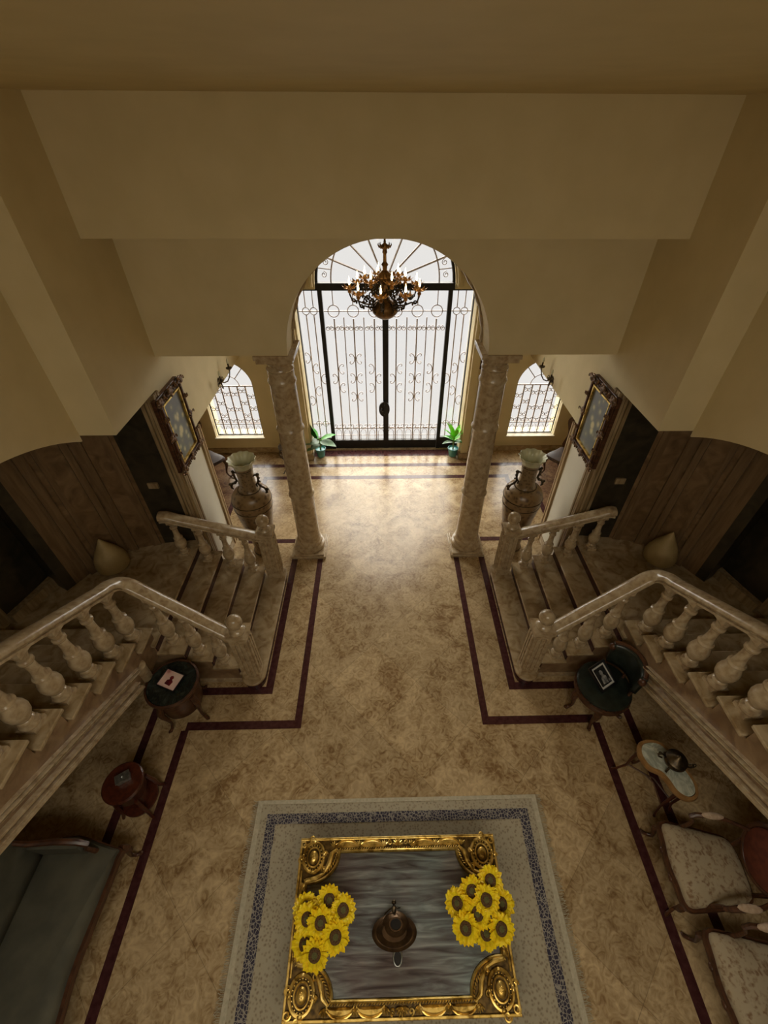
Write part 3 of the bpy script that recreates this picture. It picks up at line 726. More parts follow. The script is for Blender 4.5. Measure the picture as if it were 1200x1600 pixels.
# ------------------------------------------------------------------ sconces on the alcove lintels
for s in (-1, 1):
    t = thing('wall_sconce', 'scrolled bronze wall sconce above the %s alcove opening, near the window' % SIDE[s], 'sconce', (s*2.49, 6.12, 2.22)); q = -s
    mb = MB(); mb.M = T((q*.012, 0, 0), ry=PI/2); mb.lathe([(.05, -.01), (.045, .01), (.02, .02)], seg=16); mb.build('back_plate', bronze, t)
    for d in (-1, 1):
        mb = MB()
        mb.tube([(q*.02, 0, 0), (q*.06, d*.05, -.05), (q*.09, d*.12, -.06), (q*.11, d*.19, -.02), (q*.12, d*.22, .05), (q*.12, d*.22, .09)], .009, 7)
        mb.tube([(q*(.03+.0*i), d*(.06+p[0]), p[1]) for i, p in enumerate(spiral((.03, -.01), .045, .01, -PI/2, PI*1.6, 18))], .006, 5)
        ar = mb.build('arm', bronze, t)
        MB().lathe([(.012, .08), (.04, .095), (.045, .11), (.03, .105), (.012, .11), (.012, .17), (0, .175)], (q*.12, d*.22, 0), 14).build('candle_cup', bronze, ar)
        MB().lathe([(.008, .17), (.016, .19), (.014, .215), (.004, .245), (0, .25)], (q*.12, d*.22, 0), 10).build('bulb', sandcream, ar)

# ------------------------------------------------------------------ chandelier
ch = thing('chandelier', 'many armed brass chandelier with lit flame bulbs hanging behind the hall arch', 'chandelier', (-.02, 6.0, 0))
MB().lathe([(.0, 3.12), (.05, 3.13), (.12, 3.165), (.165, 3.215), (.175, 3.265), (.16, 3.31), (.12, 3.345), (.07, 3.37), (.05, 3.40), (.06, 3.44), (.075, 3.48), (.06, 3.52), (.05, 3.55), (.085, 3.59), (.10, 3.63), (.085, 3.665), (.05, 3.69), (.028, 3.71), (.03, 3.75), (.045, 3.77), (.022, 3.80), (.02, 3.88), (.03, 3.90), (.025, 3.93), (.05, 3.95), (.065, 3.97), (.03, 3.985), (.015, 4.0), (.015, 4.02)], seg=28).build('body', brass, ch)
mb = MB()
for i in range(8):
    a = 2*PI*i/8; mb.tube([(.06*math.cos(a), .06*math.sin(a), 3.95), (.08*math.cos(a), .08*math.sin(a), 3.98), (.075*math.cos(a), .075*math.sin(a), 4.0)], [.012, .008, .003], 5)
    mb.tube([(.10*math.cos(a), .10*math.sin(a), 3.60), (.13*math.cos(a), .13*math.sin(a), 3.64), (.11*math.cos(a), .11*math.sin(a), 3.68), (.09*math.cos(a), .09*math.sin(a), 3.66)], .007, 5)
mb.build('crown', brass, ch)
mb = MB(); mb.tube([(0, 0, 4.0), (0, 0, 5.15)], .012, 8); mb.lathe([(.07, 5.2), (.07, 5.17), (.02, 5.13)], seg=20); mb.build('hanging_rod', brass, ch)
def arm(parent, a, R, zc, z0, r0):
    c, s_ = math.cos(a), math.sin(a)
    P = lambda r, z: (r*c, r*s_, z)
    mb = MB()
    mb.tube([P(r0, z0), P(r0+.06, z0-.05), P(r0+.14*R/.45, z0-.04), P(R-.10, z0+.0), P(R-.03, zc-.14), P(R, zc-.06), P(R, zc-.01)], [.012, .012, .011, .010, .010, .011, .012], 7)
    for (rr, zz, r1, a0, a1) in ((r0+.10, z0+.03, .045, -PI/2, PI*1.5), (R-.12, z0+.06, .05, PI, -PI*1.2), (r0+.05, z0-.10, .03, PI/2, -PI*1.6), (R-.05, z0+.0, .028, 0, PI*2.0)):
        mb.tube([P(rr+p[0], zz+p[1]) for p in spiral((0, 0), r1, r1*.25, a0, a1, 16)], .009, 5)
    for i in range(3):
        u = (i+1)/4; mb.ball(P(r0+(R-r0)*u, z0-.02), (.013, .013, .018), 8, 5)
    am = mb.build('arm', bronze, parent)
    # leafy drip pan
    mb = MB()
    for j in range(8):
        b = 2*PI*j/8; cx, cy = math.cos(b), math.sin(b); px, py = -cy, cx
        o_ = Vector(P(R, zc))
        q = lambda r, w, z: tuple(o_+Vector(((cx*r+px*w)*1.45, (cy*r+py*w)*1.45, z*1.4)))
        mb.add([q(.01, -.010, 0), q(.01, .010, 0), q(.045, .017, .008), q(.045, -.017, .008), q(.068, 0, .030)], [(0, 1, 2, 3), (3, 2, 4)])
    mb.lathe([(.010, -.05), (.022, -.04), (.024, -.02), (.014, -.01), (.02, 0), (.014, .01)], P(R, zc), 12)
    mb.build('drip_pan', brass_pan, am, thick=.003)
    MB().lathe([(.011, .0), (.011, .045), (.008, .05)], P(R, zc), 10).build('candle', brass_pan, am)
    MB().lathe([(.006, .05), (.011, .06), (.014, .075), (.010, .10), (.003, .135), (0, .15)], P(R, zc), 10).build('bulb', bulb, am)
brass_pan = noisy('gilt_leaf_pan', (.35, .16, .035), (.62, .34, .10), 20, .35, .7)
for i in range(9): arm(ch, -PI/2-.12+2*PI*i/9, .45, 3.50, 3.36, .12)
for i in range(6): arm(ch, -PI/2+.32+2*PI*i/6, .26, 3.60, 3.50, .06)

# ------------------------------------------------------------------ plants by the door
def leaf(mb, base, direction, L, W, droop=.3, fold=.25, n=8):
    d = Vector(direction).normalized(); side = d.cross(Vector((0, 0, 1)))
    side = side.normalized() if side.length > 1e-3 else Vector((1, 0, 0)); up = side.cross(d)
    vs = []
    for i in range(n+1):
        u = i/n; wv = W*.5*math.sin(PI*min(1, u**.75))**.9 if 0 < u < 1 else .003
        c = Vector(base)+d*L*u-Vector((0, 0, 1))*droop*L*u*u
        for q in (-1, -.5, 0, .5, 1): vs.append(c+side*wv*q+up*abs(q)*wv*fold)
    fs = [(i*5+j, i*5+j+1, (i+1)*5+j+1, (i+1)*5+j) for i in range(n) for j in range(4)]
    mb.add(vs, fs)
def pot(t):
    MB().lathe([(.065, 0), (.075, .01), (.098, .15), (.105, .175), (.108, .185), (.100, .188), (.092, .16)], seg=28).build('pot', teal, t)
    MB().lathe([(.0, .155), (.094, .158)], seg=24, cap=False).build('soil', soil, t)
t = thing('potted_plant', 'broad leaved green plant in teal pot left of the front door', 'potted plant', (-1.33, 7.42, 0)); pot(t)
mb = MB(); mb.tube([(0, 0, .15), (.01, 0, .3), (0, .01, .42)], [.018, .015, .01], 7)
LV = [((-.05, 0, .42), (-.25, -.1, 1), .42, .22, green, .1), ((0, 0, .36), (-1, -.5, .25), .36, .20, green3, .2), ((.01, 0, .36), (1, -.45, .05), .36, .17, green3, .15), ((.02, .02, .38), (1, .05, .55), .36, .13, green, .2), ((0, 0, .30), (-.9, -.75, -.02), .32, .15, green3, .15), ((-.02, .02, .4), (-.55, .1, .9), .38, .17, green, .2)]
for b_, d_, L_, W_2, m_, dr in LV: mb.tube([(0, 0, .25), (b_[0]*.5, b_[1]*.5, .32), b_], .006, 5)
mb.build('stem', stem, t)
for b_, d_, L_, W_2, m_, dr in LV:
    l = MB(); leaf(l, b_, d_, L_, W_2*1.35, dr, .12); l.build('leaf', m_, t)
t = thing('potted_plant', 'bright green leafy plant in teal pot right of the front door', 'potted plant', (1.36, 7.40, 0)); pot(t)
mb = MB(); mb.tube([(0, 0, .15), (-.01, 0, .3), (0, .0, .45)], [.015, .012, .01], 7); mb.build('stem', stem, t)
rnd = random.Random(3)
for i in range(14):
    a = i*2.4; el = 1.6-.09*i
    l = MB(); d_ = (math.cos(a), math.sin(a)*.7, el)
    leaf(l, (.01*math.cos(a), .01*math.sin(a), .46-.012*i), d_, .36 if i < 9 else .30, .105, .15 if i < 8 else .4)
    l.build('leaf', green2 if i < 9 else (green if i < 12 else green3), t)

# ------------------------------------------------------------------ iron stands half hidden behind the columns
for s in (-1, 1):
    t = thing('plant_stand', 'round wrought iron stand half hidden behind the %s column' % SIDE[s], 'stand', (s*1.86, 6.93, 0))
    mb = MB()
    for z, r in ((.56, .17), (.50, .165), (.20, .10)): mb.tube([(r*math.cos(2*PI*i/28), r*math.sin(2*PI*i/28), z) for i in range(28)], .008, 6, closed=True)
    mb.lathe([(.165, .555), (.0, .555)], seg=28, cap=False)
    mb.build('ring_top', bronze, t)
    for i in range(4):
        a = PI/4+i*PI/2; c, q = math.cos(a), math.sin(a)
        m1 = MB(); m1.tube([(.165*c, .165*q, .55), (.20*c, .20*q, .46), (.14*c, .14*q, .34), (.09*c, .09*q, .20), (.13*c, .13*q, .08), (.18*c, .18*q, .012), (.20*c, .20*q, .03)], .010, 6)
        m1.tube([((.16+p[0])*c, (.16+p[0])*q, .40+p[1]) for p in spiral((0, 0), .04, .01, PI/2, -PI*1.4, 14)], .006, 5)
        m1.build('leg', bronze, t)

# small dark frames on the front wall
for (x, z0, z1, wd_, lb) in ((1.76, 2.30, 2.48, .16, 'small dark framed picture, upper one on the wall right of the door'), (1.76, 1.76, 2.06, .18, 'small dark framed picture, lower one on the wall right of the door'), (-1.76, 1.76, 2.04, .16, 'small dark framed picture on the wall left of the door')):
    t = thing('wall_picture', lb, 'picture', (x, 7.60, (z0+z1)/2)); h = (z1-z0)/2; w2 = wd_/2
    mb = MB()
    for (a, b, c, d) in ((-w2, w2, h-.02, h), (-w2, w2, -h, -h+.02), (-w2, -w2+.02, -h+.02, h-.02), (w2-.02, w2, -h+.02, h-.02)): mb.box(a, b, -.03, -.001, c, d)
    mb.build('frame', picwall, t, smooth=0)
    MB().box(-w2+.02, w2-.02, -.018, -.002, -h+.02, h-.02).build('picture', wood, t, smooth=0)

# ------------------------------------------------------------------ chairs
def cabriole(mb, x, y, dx, dy, h, r=.024):
    mb.tube([(x, y, h), (x+dx*.03, y+dy*.03, h*.82), (x+dx*.035, y+dy*.035, h*.68), (x+dx*.01, y+dy*.01, h*.42), (x-dx*.0, y-dy*.0, h*.22), (x+dx*.025, y+dy*.025, h*.08), (x+dx*.055, y+dy*.055, .015), (x+dx*.075, y+dy*.075, .030)], [r*1.25, r*1.35, r*1.15, r*.8, r*.6, r*.6, r*.75, r*.45], 8)
def cushion(outline, z0, z1, puff=.03, rings=5):
    mb = MB(); n = len(outline); cx = sum(p[0] for p in outline)/n; cy = sum(p[1] for p in outline)/n
    lev = [(1.0, z0), (1.02, z0+(z1-z0)*.4), (1.0, z1-.02), (.95, z1), (.8, z1+puff*.5), (.5, z1+puff*.9), (.2, z1+puff)]
    vs = [(cx+(p[0]-cx)*k_, cy+(p[1]-cy)*k_, z) for k_, z in lev for p in outline] + [(cx, cy, z1+puff)]
    L = len(lev); fs = [(i*n+j, i*n+(j+1) % n, (i+1)*n+(j+1) % n, (i+1)*n+j) for i in range(L-1) for j in range(n)]
    fs += [((L-1)*n+j, (L-1)*n+(j+1) % n, L*n) for j in range(n)] + [tuple(range(n-1, -1, -1))]
    return mb.add(vs, fs)
def smooth_loop(pts, k_=6):
    n = len(pts); o = []
    for i in range(n):
        p0, p1, p2, p3 = pts[i-1], pts[i], pts[(i+1) % n], pts[(i+2) % n]
        for j in range(k_):
            u = j/k_
            o.append(tuple(.5*((2*p1[c])+(-p0[c]+p2[c])*u+(2*p0[c]-5*p1[c]+4*p2[c]-p3[c])*u*u+(-p0[c]+3*p1[c]-3*p2[c]+p3[c])*u**3) for c in (0, 1)))
    return o
def armchair(loc, rz, label):
    # faces local -Y
    t = thing('armchair', label, 'armchair', loc, rz, 'carved armchairs under the right stairs')
    seat = smooth_loop([(-.29, -.30), (-.15, -.325), (0, -.34), (.15, -.325), (.29, -.30), (.285, -.15), (.25, .08), (.20, .25), (0, .28), (-.20, .25), (-.25, .08), (-.285, -.15)], 4)
    cushion(seat, .34, .42, .045).build('seat', floral, t)
    mb = MB(); sp = [(-.022, -.03), (.022, -.03), (.03, 0), (.022, .03), (-.022, .03)]
    mb.sweep(sp, [(p[0]*1.02, p[1]*1.02, .335) for p in seat], closed=True)
    for q in (-1, 0, 1): mb.ball((q*.10, -.365, .325), (.035, .015, .022), 8, 6)
    mb.build('seat_frame', wood, t)
    for (x, y, dx, dy) in ((-.27, -.29, -.7, -1), (.27, -.29, .7, -1), (-.20, .25, -.5, 1), (.20, .25, .5, 1)):
        l = MB(); cabriole(l, x, y, dx, dy, .34); l.build('leg', wood, t)
    # back: oval frame, leaning
    def bk(x, z): return (x, .27+.20*(z-.40), z)
    ov = [bk(.25*math.cos(a)*(1+.06*math.cos(2*a)), .72+.26*math.sin(a)) for a in [2*PI*i/36 for i in range(36)]]
    mb = MB(); mb.tube(ov, .022, 8, closed=True)
    for q in (-1, 1): mb.tube([bk(q*.18, .34), bk(q*.18, .42), bk(q*.20, .55)], .018, 7)
    mb.ball(bk(0, .995), (.06, .025, .03)); mb.ball(bk(-.06, .985), (.03, .02, .02)); mb.ball(bk(.06, .985), (.03, .02, .02))
    mb.build('back_frame', wood, t)
    mb = MB(); n = 36
    vs = []
    for k_, d in ((.93, 0), (.9, -.02), (.6, -.04), (.2, -.048)):
        for i in range(n):
            a = 2*PI*i/n; p = bk(.25*k_*math.cos(a)*(1+.06*math.cos(2*a)), .72+.26*k_*math.sin(a)); vs.append((p[0], p[1]+d, p[2]))
    c_ = bk(0, .72); vs.append((c_[0], c_[1]-.05, c_[2])); vs.append((c_[0], c_[1]+.02, c_[2]))
    fs = [(i*n+j, i*n+(j+1) % n, (i+1)*n+(j+1) % n, (i+1)*n+j) for i in range(3) for j in range(n)]+[(3*n+j, 3*n+(j+1) % n, 4*n) for j in range(n)]+[((j+1) % n, j, 4*n+1) for j in range(n)]
    mb.add(vs, fs); mb.build('back_cushion', redfab, t)
    for q in (-1, 1):
        a_ = MB(); a_.tube([bk(q*.235, .66), (q*.30, .14, .66), (q*.32, .0, .655), (q*.325, -.10, .64), (q*.32, -.14, .615), (q*.30, -.10, .55), (q*.285, -.12, .46), (q*.285, -.16, .36)], [.016, .018, .02, .022, .02, .016, .018, .02], 8)
        ao = a_.build('arm', wood, t)
        p = MB(); p.ball((q*.315, .02, .685), (.032, .10, .024)); p.build('arm_pad', padfab, ao)
    return t
a1_ = armchair((2.65, .69, 0), -PI/2-.10, 'tapestry seated carved armchair next to the kidney shaped marble table')
a2_ = armchair((2.68, .0, 0), -PI/2-.06, 'tapestry seated carved armchair cut off by the bottom right corner of the view')

for a_ in (a1_, a2_): a_.scale = (.93, .93, .95)
# alcove chairs
for s in (-1, 1):
    t = thing('side_chair', 'dark carved wooden chair with shell crest in the %s alcove beyond the pier' % SIDE[s], 'chair', (s*3.38, 6.72, 0))
    t.rotation_euler = (0, 0, -s*.85)
    seat = smooth_loop([(-.26, -.26), (0, -.30), (.26, -.26), (.24, 0), (.20, .22), (0, .23), (-.20, .22), (-.24, 0)], 4)
    cushion(seat, .40, .45, .02).build('seat', picwall, t)
    for (x, y, dx, dy) in ((-.23, -.23, -.7, -1), (.23, -.23, .7, -1), (-.18, .20, -.5, 1), (.18, .20, .5, 1)):
        l = MB(); cabriole(l, x, y, dx, dy, .40); l.build('leg', wood, t)
    mb = MB()
    mb.prism(smooth_loop([(-.20, .45), (-.17, .75), (-.24, 1.0), (-.14, 1.14), (0, 1.18), (.14, 1.14), (.24, 1.0), (.17, .75), (.20, .45)], 4), .20, .235, 'y')
    mb.build('backrest', wood, t)
    mb = MB()
    for i in range(7):
        a = math.radians(20+i*140/6); mb.ball((.07*math.cos(a), .205, 1.20+.075*math.sin(a)), (.028, .03, .04), 8, 6)
    mb.build('crest', stone, t)

# sofa under the left stairs
t = thing('sofa', 'long grey green upholstered sofa with carved dark wood frame under the left stairs', 'sofa', (-2.76, -.15, 0), rz=0)
def sof(y): return y
mb = MB(); fr = [(.33, 1.05), (.37, .98), (.365, .75), (.345, .35), (.375, 0), (.345, -.35), (.365, -.75), (.36, -1.06), (-.22, -1.06), (-.24, 0), (-.22, 1.06)]
loop = smooth_loop(fr, 5)
cushion(loop, .32, .42, .04).build('seat', sofafab, t)
mb = MB(); mb.sweep([(-.02, -.035), (.02, -.035), (.028, 0), (.02, .03), (-.02, .03)], [(p[0]*1.02, p[1]*1.01, .32) for p in loop], closed=True); mb.build('seat_rail', wood, t)
for (x, y, dx, dy) in ((.37, 1.07, .9, .4), (.37, 0, 1, 0), (.33, -1.02, .7, -.5), (-.22, 1.03, -.7, .5), (-.22, -1.03, -.7, -.5)):
    l = MB(); cabriole(l, x, y, dx, dy, .32, .026); l.build('leg', wood, t)
mb = MB()
def bkf(u, v):
    y = -1.06+2.12*u; top = .88+.08*math.sin(PI*u)
    z = .42+(top-.42)*v
    return (-.24-.10*v-.08*math.sin(PI*u)*v, y, z)
mb.grid(bkf, 20, 6); mb.build('backrest', sofafab, t, thick=.07)
mb = MB(); mb.tube([bkf(i/24, 1.02) for i in range(25)], .026, 8); mb.ball(bkf(.5, 1.08), (.03, .10, .04)); mb.build('crest_rail', wood, t)
for q in (-1, 1):
    a_ = MB(); y = q*1.04
    a_.tube([bkf(.5+q*.49, .75), (-.20, y, .70), (0, y+q*.02, .66), (.16, y+q*.02, .64), (.22, y+q*.01, .60), (.18, y, .52), (.22, y, .42), (.24, y, .34)], [.018, .022, .024, .026, .024, .018, .02, .022], 8)
    ao = a_.build('arm', wood, t)
    g_ = MB(); g_.box(-.24, .16, y-.02, y+.02, .42, .62); g_.build('arm_panel', sofafab, ao)

# round leather desk chair, right
t = thing('desk_chair', 'round dark green leather desk chair with low curved back by the right stairs', 'chair', (2.32, 2.23, 0), rz=.0)
MB().lathe([(.24, .43), (.275, .44), (.285, .47), (.27, .495), (.20, .51), (0, .515)], seg=40).build('seat', darkgreen, t)
mb = MB(); mb.lathe([(.26, .33), (.285, .35), (.28, .38), (.295, .40), (.295, .435), (.27, .44)], seg=40, cap=False)
mb.build('seat_frame', wood, t)
mb = MB()
for i in range(44):
    a = 2*PI*i/44; mb.ball((.287*math.cos(a), .287*math.sin(a), .455), .006, 6, 4)
mb.build('nailheads', bronze, t)
for a in (math.radians(185), math.radians(245), math.radians(330), math.radians(95)):
    l = MB(); cabriole(l, .25*math.cos(a), .25*math.sin(a), math.cos(a), math.sin(a), .38, .03); l.build('leg', wood, t)
mb = MB()
def cb(u, v):
    a = math.radians(-38+112*u); r = .245+.015*v
    return (r*math.cos(a), r*math.sin(a), .60+.30*v+.03*math.sin(PI*u)*v)
mb.grid(cb, 18, 5); mb.build('backrest', darkgreen, t, thick=.06)
mb = MB(); mb.tube([cb(i/18, 1.05) for i in range(19)], .022, 8)
mb.ball(cb(1, .8), (.04, .04, .05)); mb.ball(cb(0, .8), (.04, .04, .05)); mb.build('back_rail', wood, t)
for u in (.05, .5, .95):
    l = MB(); p = cb(u, .2); l.tube([(p[0]*.92, p[1]*.92, .40), (p[0]*.97, p[1]*.97, .50), p], .016, 7); l.build('back_post', wood, t)
# picture resting on the chair
def photo_frame(name, label, loc, rz, tilt, w2, h2, fm, mm, pm, border, matw, fig=None):
    t = thing(name, label, 'picture frame', loc, rz)
    M_ = T((0, 0, 0), rx=tilt)
    mb = MB(); mb.M = M_
    for (a, b, c, d) in ((-w2, w2, h2-border, h2), (-w2, w2, -h2, -h2+border), (-w2, -w2+border, -h2+border, h2-border), (w2-border, w2, -h2+border, h2-border)): mb.box(a, b, c, d, 0, .022)
    mb.box(-w2, w2, -h2, h2, -.004, .004); mb.build('frame', fm, t, smooth=0)
    a = border
    if matw:
        mb = MB(); mb.M = M_; mb.box(-w2+a, w2-a, -h2+a, h2-a, .004, .008); mb.build('mat', mm, t, smooth=0); a += matw
    mb = MB(); mb.M = M_; mb.box(-w2+a, w2-a, -h2+a, h2-a, .008, .011); mb.build('print', pm, t, smooth=0)
    mb = MB(); mb.M = M_; mb.prism([(w2*x, h2*y) for x, y in ((-.35, -.55), (.25, -.6), (.32, -.1), (.12, .1), (.2, .3), (.05, .48), (-.15, .42), (-.2, .2), (-.1, .05), (-.3, -.1))], .011, .0125); mb.build('print_figure', fig, t, smooth=0)
    l = MB(); l.M = M_
    l.box(-.015, .015, h2*.3, h2*.45, -.03, -.003); l.build('easel_back', fm, t, smooth=0)
    return t
photo_frame('photo_frame', 'black frame with white mat and black and white photo on the green leather chair', (2.27, 2.27, .60), .50, .50, .115, .135, black, whitepaint, greyphoto, .022, .020, noisy('grey_photo_figure', (.10, .10, .10), (.42, .42, .40), 30, .3))

# round table, left
t = thing('side_table', 'round dark table with black green marble top below the left stairs', 'side table', (-2.33, 2.27, 0))
MB().lathe([(.0, .60), (.245, .60), (.25, .61), (.245, .622), (0, .624)], seg=44).build('marble_top', darkmarble, t)
MB().lathe([(.22, .52), (.24, .53), (.235, .55), (.262, .57), (.275, .60), (.272, .62), (.252, .628), (.247, .60)], seg=44, cap=False).build('rim', wood, t)
MB().lathe([(.19, .20), (.21, .23), (.225, .40), (.22, .53)], seg=36).build('drum', wood, t)
for i in range(4):
    a = PI/4+.35+i*PI/2; l = MB(); cabriole(l, .22*math.cos(a), .22*math.sin(a), math.cos(a), math.sin(a), .50, .026); l.build('leg', wood, t)
photo_frame('photo_frame', 'small dark framed pink photo lying on the round dark table', (-2.335, 2.285, .642), -.38, .10, .115, .095, black, whitepaint, pinkphoto, .008, 0, noisy('crimson_photo_figure', (.05, .004, .008), (.16, .012, .02), 30, .3))

# red drum table, left
t = thing('side_table', 'small round reddish wooden drum table beside the sofa, under the left stairs', 'side table', (-2.47, 1.36, 0))
MB().lathe([(.16, .52), (.175, .53), (.175, .55), (.165, .56), (0, .56)], seg=40).build('top', redwood, t)
MB().lathe([(.12, .33), (.135, .35), (.14, .50), (.15, .52)], seg=36, cap=False).build('apron', redwood, t)
MB().lathe([(.15, .10), (.165, .12), (.165, .14), (.10, .15), (.08, .34)], seg=32).build('pedestal', redwood, t)
for i in range(4):
    a = PI/4+i*PI/2; l = MB(); l.tube([(.15*math.cos(a), .15*math.sin(a), .40), (.17*math.cos(a), .17*math.sin(a), .22), (.17*math.cos(a), .17*math.sin(a), .10), (.20*math.cos(a), .20*math.sin(a), .014)], [.016, .02, .018, .014], 7); l.build('leg', redwood, t)
t = thing('trinket_box', 'small silver box standing on the reddish round table', 'box', (-2.46, 1.385, .56), rz=.55)
MB().box(-.055, .055, -.035, .035, 0, .045).build('body', silver, t, bevel=.004); MB().box(-.06, .06, -.04, .04, .045, .058).ball((0, 0, .065), .01).build('lid', silver, t)

# kidney table with bronze pot, right
t = thing('side_table', 'kidney shaped table with white marble top under the right stairs', 'side table', (2.53, 1.37, 0))
kid = smooth_loop([(-.05, .23), (-.17, .21), (-.22, .11), (-.185, .0), (-.10, -.05), (-.06, -.12), (-.03, -.21), (.05, -.265), (.14, -.235), (.175, -.13), (.14, .0), (.09, .10), (.04, .19)], 5)
sh = lambda k_: [(p[0]*k_, p[1]*k_) for p in kid]
MB().prism(sh(.90), .612, .625).build('marble_top', whitemarble, t)
MB().sweep([(-.02, -.03), (.012, -.03), (.018, 0), (.010, .022), (-.014, .024), (-.016, .01)], [(p[0]*.96, p[1]*.97, .605) for p in kid], closed=True).build('rim', noisy('honey_wood', (.20, .10, .03), (.34, .19, .07), 10, .3), t)
MB().prism(sh(.84), .54, .612).build('apron', wood, t)
for (x, y) in ((-.17, .16), (-.0, .20), (.0, -.20), (.12, -.18)):
    l = MB(); dx = -1 if x < 0 else (.3 if x > .05 else 0); dy = 1 if y > 0 else -1
    l.tube([(x, y, .56), (x*1.05, y, .40), (x*1.0, y*1.0, .20), (x*1.15+dx*.02, y*1.1, .06), (x*1.25+dx*.03, y*1.18, .012)], [.018, .015, .011, .010, .014], 7); l.build('leg', redwood, t)
mb = MB(); mb.tube([(-.17, .16, .22), (-.05, .05, .26), (0, -.02, .25), (0, -.20, .22)], .009, 6); mb.tube([(-.05, .05, .26), (.02, .02, .25), (.12, -.18, .22)], .008, 6); mb.build('stretcher', wood, t)
t = thing('ornate_pot', 'dark bronze footed pot with scrolled handles on the white marble table', 'pot', (2.555, 1.385, .625), rz=-.4)
MB().lathe([(.03, .03), (.055, .035), (.085, .07), (.095, .10), (.085, .125), (.09, .135), (.07, .15), (.03, .175), (.012, .19), (.018, .20), (.0, .21)], seg=28).build('body', bronze, t)
for i in range(3):
    a = 2*PI*i/3; l = MB(); l.tube([(.06*math.cos(a), .06*math.sin(a), .05), (.09*math.cos(a), .09*math.sin(a), .03), (.10*math.cos(a), .10*math.sin(a), .010)], [.012, .009, .011], 6); l.build('foot', bronze, t)
for q in (-1, 1):
    l = MB(); l.tube([(q*.085, 0, .11), (q*.12, 0, .14), (q*.145, 0, .11), (q*.13, 0, .075), (q*.10, 0, .07)], .009, 6); l.ball((q*.14, 0, .14), .014, 8, 6); l.build('handle', bronze, t)

# ------------------------------------------------------------------ rug
t = thing('rug', 'pale greige rug with dark navy border band and fringe under the gilt table', 'rug', (.04, .42, 0))
MB().box(-1.38, 1.38, -.92, .92, 0.0, .008).build('field', rugfield, t, smooth=0)
mb = MB()
for (a, b, c, d) in ((-1.38, 1.38, .885, .92), (-1.38, 1.38, -.92, -.885), (-1.38, -1.335, -.885, .885), (1.335, 1.38, -.885, .885)): mb.box(a, b, c, d, .006, .0095)
mb.build('edge_binding', rugpile, t, smooth=0)
mb = MB()
for (a, b, c, d) in ((-1.27, 1.27, .72, .805), (-1.27, 1.27, -.805, -.72), (-1.27, -1.18, -.72, .72), (1.18, 1.27, -.72, .72)): mb.box(a, b, c, d, .006, .010)
mb.build('border_band', rugband, t, smooth=0)
mb = MB(); rnd = random.Random(9)
for q in (-1, 1):
    for i in range(230):
        y = -.915+1.83*i/229; L_ = rnd.uniform(.035, .06)
        mb.tube([(q*1.378, y, .006), (q*(1.378+L_*.5), y+rnd.uniform(-.006, .006), .006), (q*(1.378+L_), y+rnd.uniform(-.014, .014), .004)], .0022, 3)
mb.build('fringe', rugpile, t, smooth=0)['kind'] = 'stuff'

# ------------------------------------------------------------------ gilt table
t = thing('coffee_table', 'large low rectangular table with ornate gilt carved border and painted grey panel', 'coffee table', (.02, .42, 0))
HX, HY, ZT = .825, .515, .45
MB().box(-HX, HX, -HY, HY, ZT-.05, ZT-.015).build('top_board', giltdark, t, bevel=.004)
mb = MB()
for (a, b, c, d) in ((-HX, HX, HY-.018, HY), (-HX, HX, -HY, -HY+.018), (-HX, -HX+.018, -HY+.018, HY-.018), (HX-.018, HX, -HY+.018, HY-.018)): mb.box(a, b, c, d, ZT-.02, ZT+.004)
for (a, b, c, d) in ((-HX+.02, HX-.02, -HY+.02, -HY+.045), (-HX+.02, HX-.02, HY-.045, HY-.02), (-HX+.02, -HX+.045, -HY+.045, HY-.045), (HX-.045, HX-.02, -HY+.045, HY-.045)): mb.box(a, b, c, d, ZT-.16, ZT-.05)
mb.build('outer_rim', gilt, t, smooth=0, bevel=.004)
# inner contour with concave corners
def contour(px, py, r, n=12):
    o = []
    for (sx_, sy_, a0) in ((1, 1, PI*1.5), (-1, 1, 0), (-1, -1, PI*.5), (1, -1, PI)):
        # concave arc centred on the corner (px,py)
        cx, cy = sx_*px, sy_*py
        arc_ = []
        for i in range(n+1):
            if (sx_, sy_) == (1, 1): a = PI*1.5-PI*.5*i/n
            elif (sx_, sy_) == (-1, 1): a = 0-PI*.5*i/n
            elif (sx_, sy_) == (-1, -1): a = PI*.5-PI*.5*i/n
            else: a = PI-PI*.5*i/n
            arc_.append((cx+r*1.02*math.cos(a), cy+r*.80*math.sin(a)))
        o += arc_
    return o
inner = contour(.735, .405, .25)
MB().prism(inner, ZT-.016, ZT-.004).build('painted_panel', panelm, t, smooth=0)
mb = MB()
mb.sweep([(.004, -.012), (.004, .008), (.012, .018), (.022, .014), (.026, -.012)], [(x, y, ZT) for x, y in inner], closed=True)
mb.sweep([(.004, -.012), (.004, .008), (.012, .016), (.022, .014), (.026, -.012)], [(x, y, ZT) for x, y in contour(.765, .455, .25)], closed=True) if False else None
mb.build('inner_moulding', gilt, t, smooth=60)
mb = MB()   # rope bead just outside the moulding
c2_ = contour(.762, .432, .247, 16)
tot = []
for i in range(len(c2_)):
    a, b = Vector((*c2_[i], 0)), Vector((*c2_[(i+1) % len(c2_)], 0)); L_ = (b-a).length; m_ = max(1, int(L_/.020))
    for j in range(m_):
        p = a.lerp(b, j/m_); d = (b-a).normalized(); ang = math.atan2(d.y, d.x)+.7
        mb.M = T((p.x, p.y, ZT-.004), rz=ang); mb.ball((0, 0, 0), (.016, .006, .009), 6, 4)
mb.M = None; mb.build('rope_bead', gilt, t)
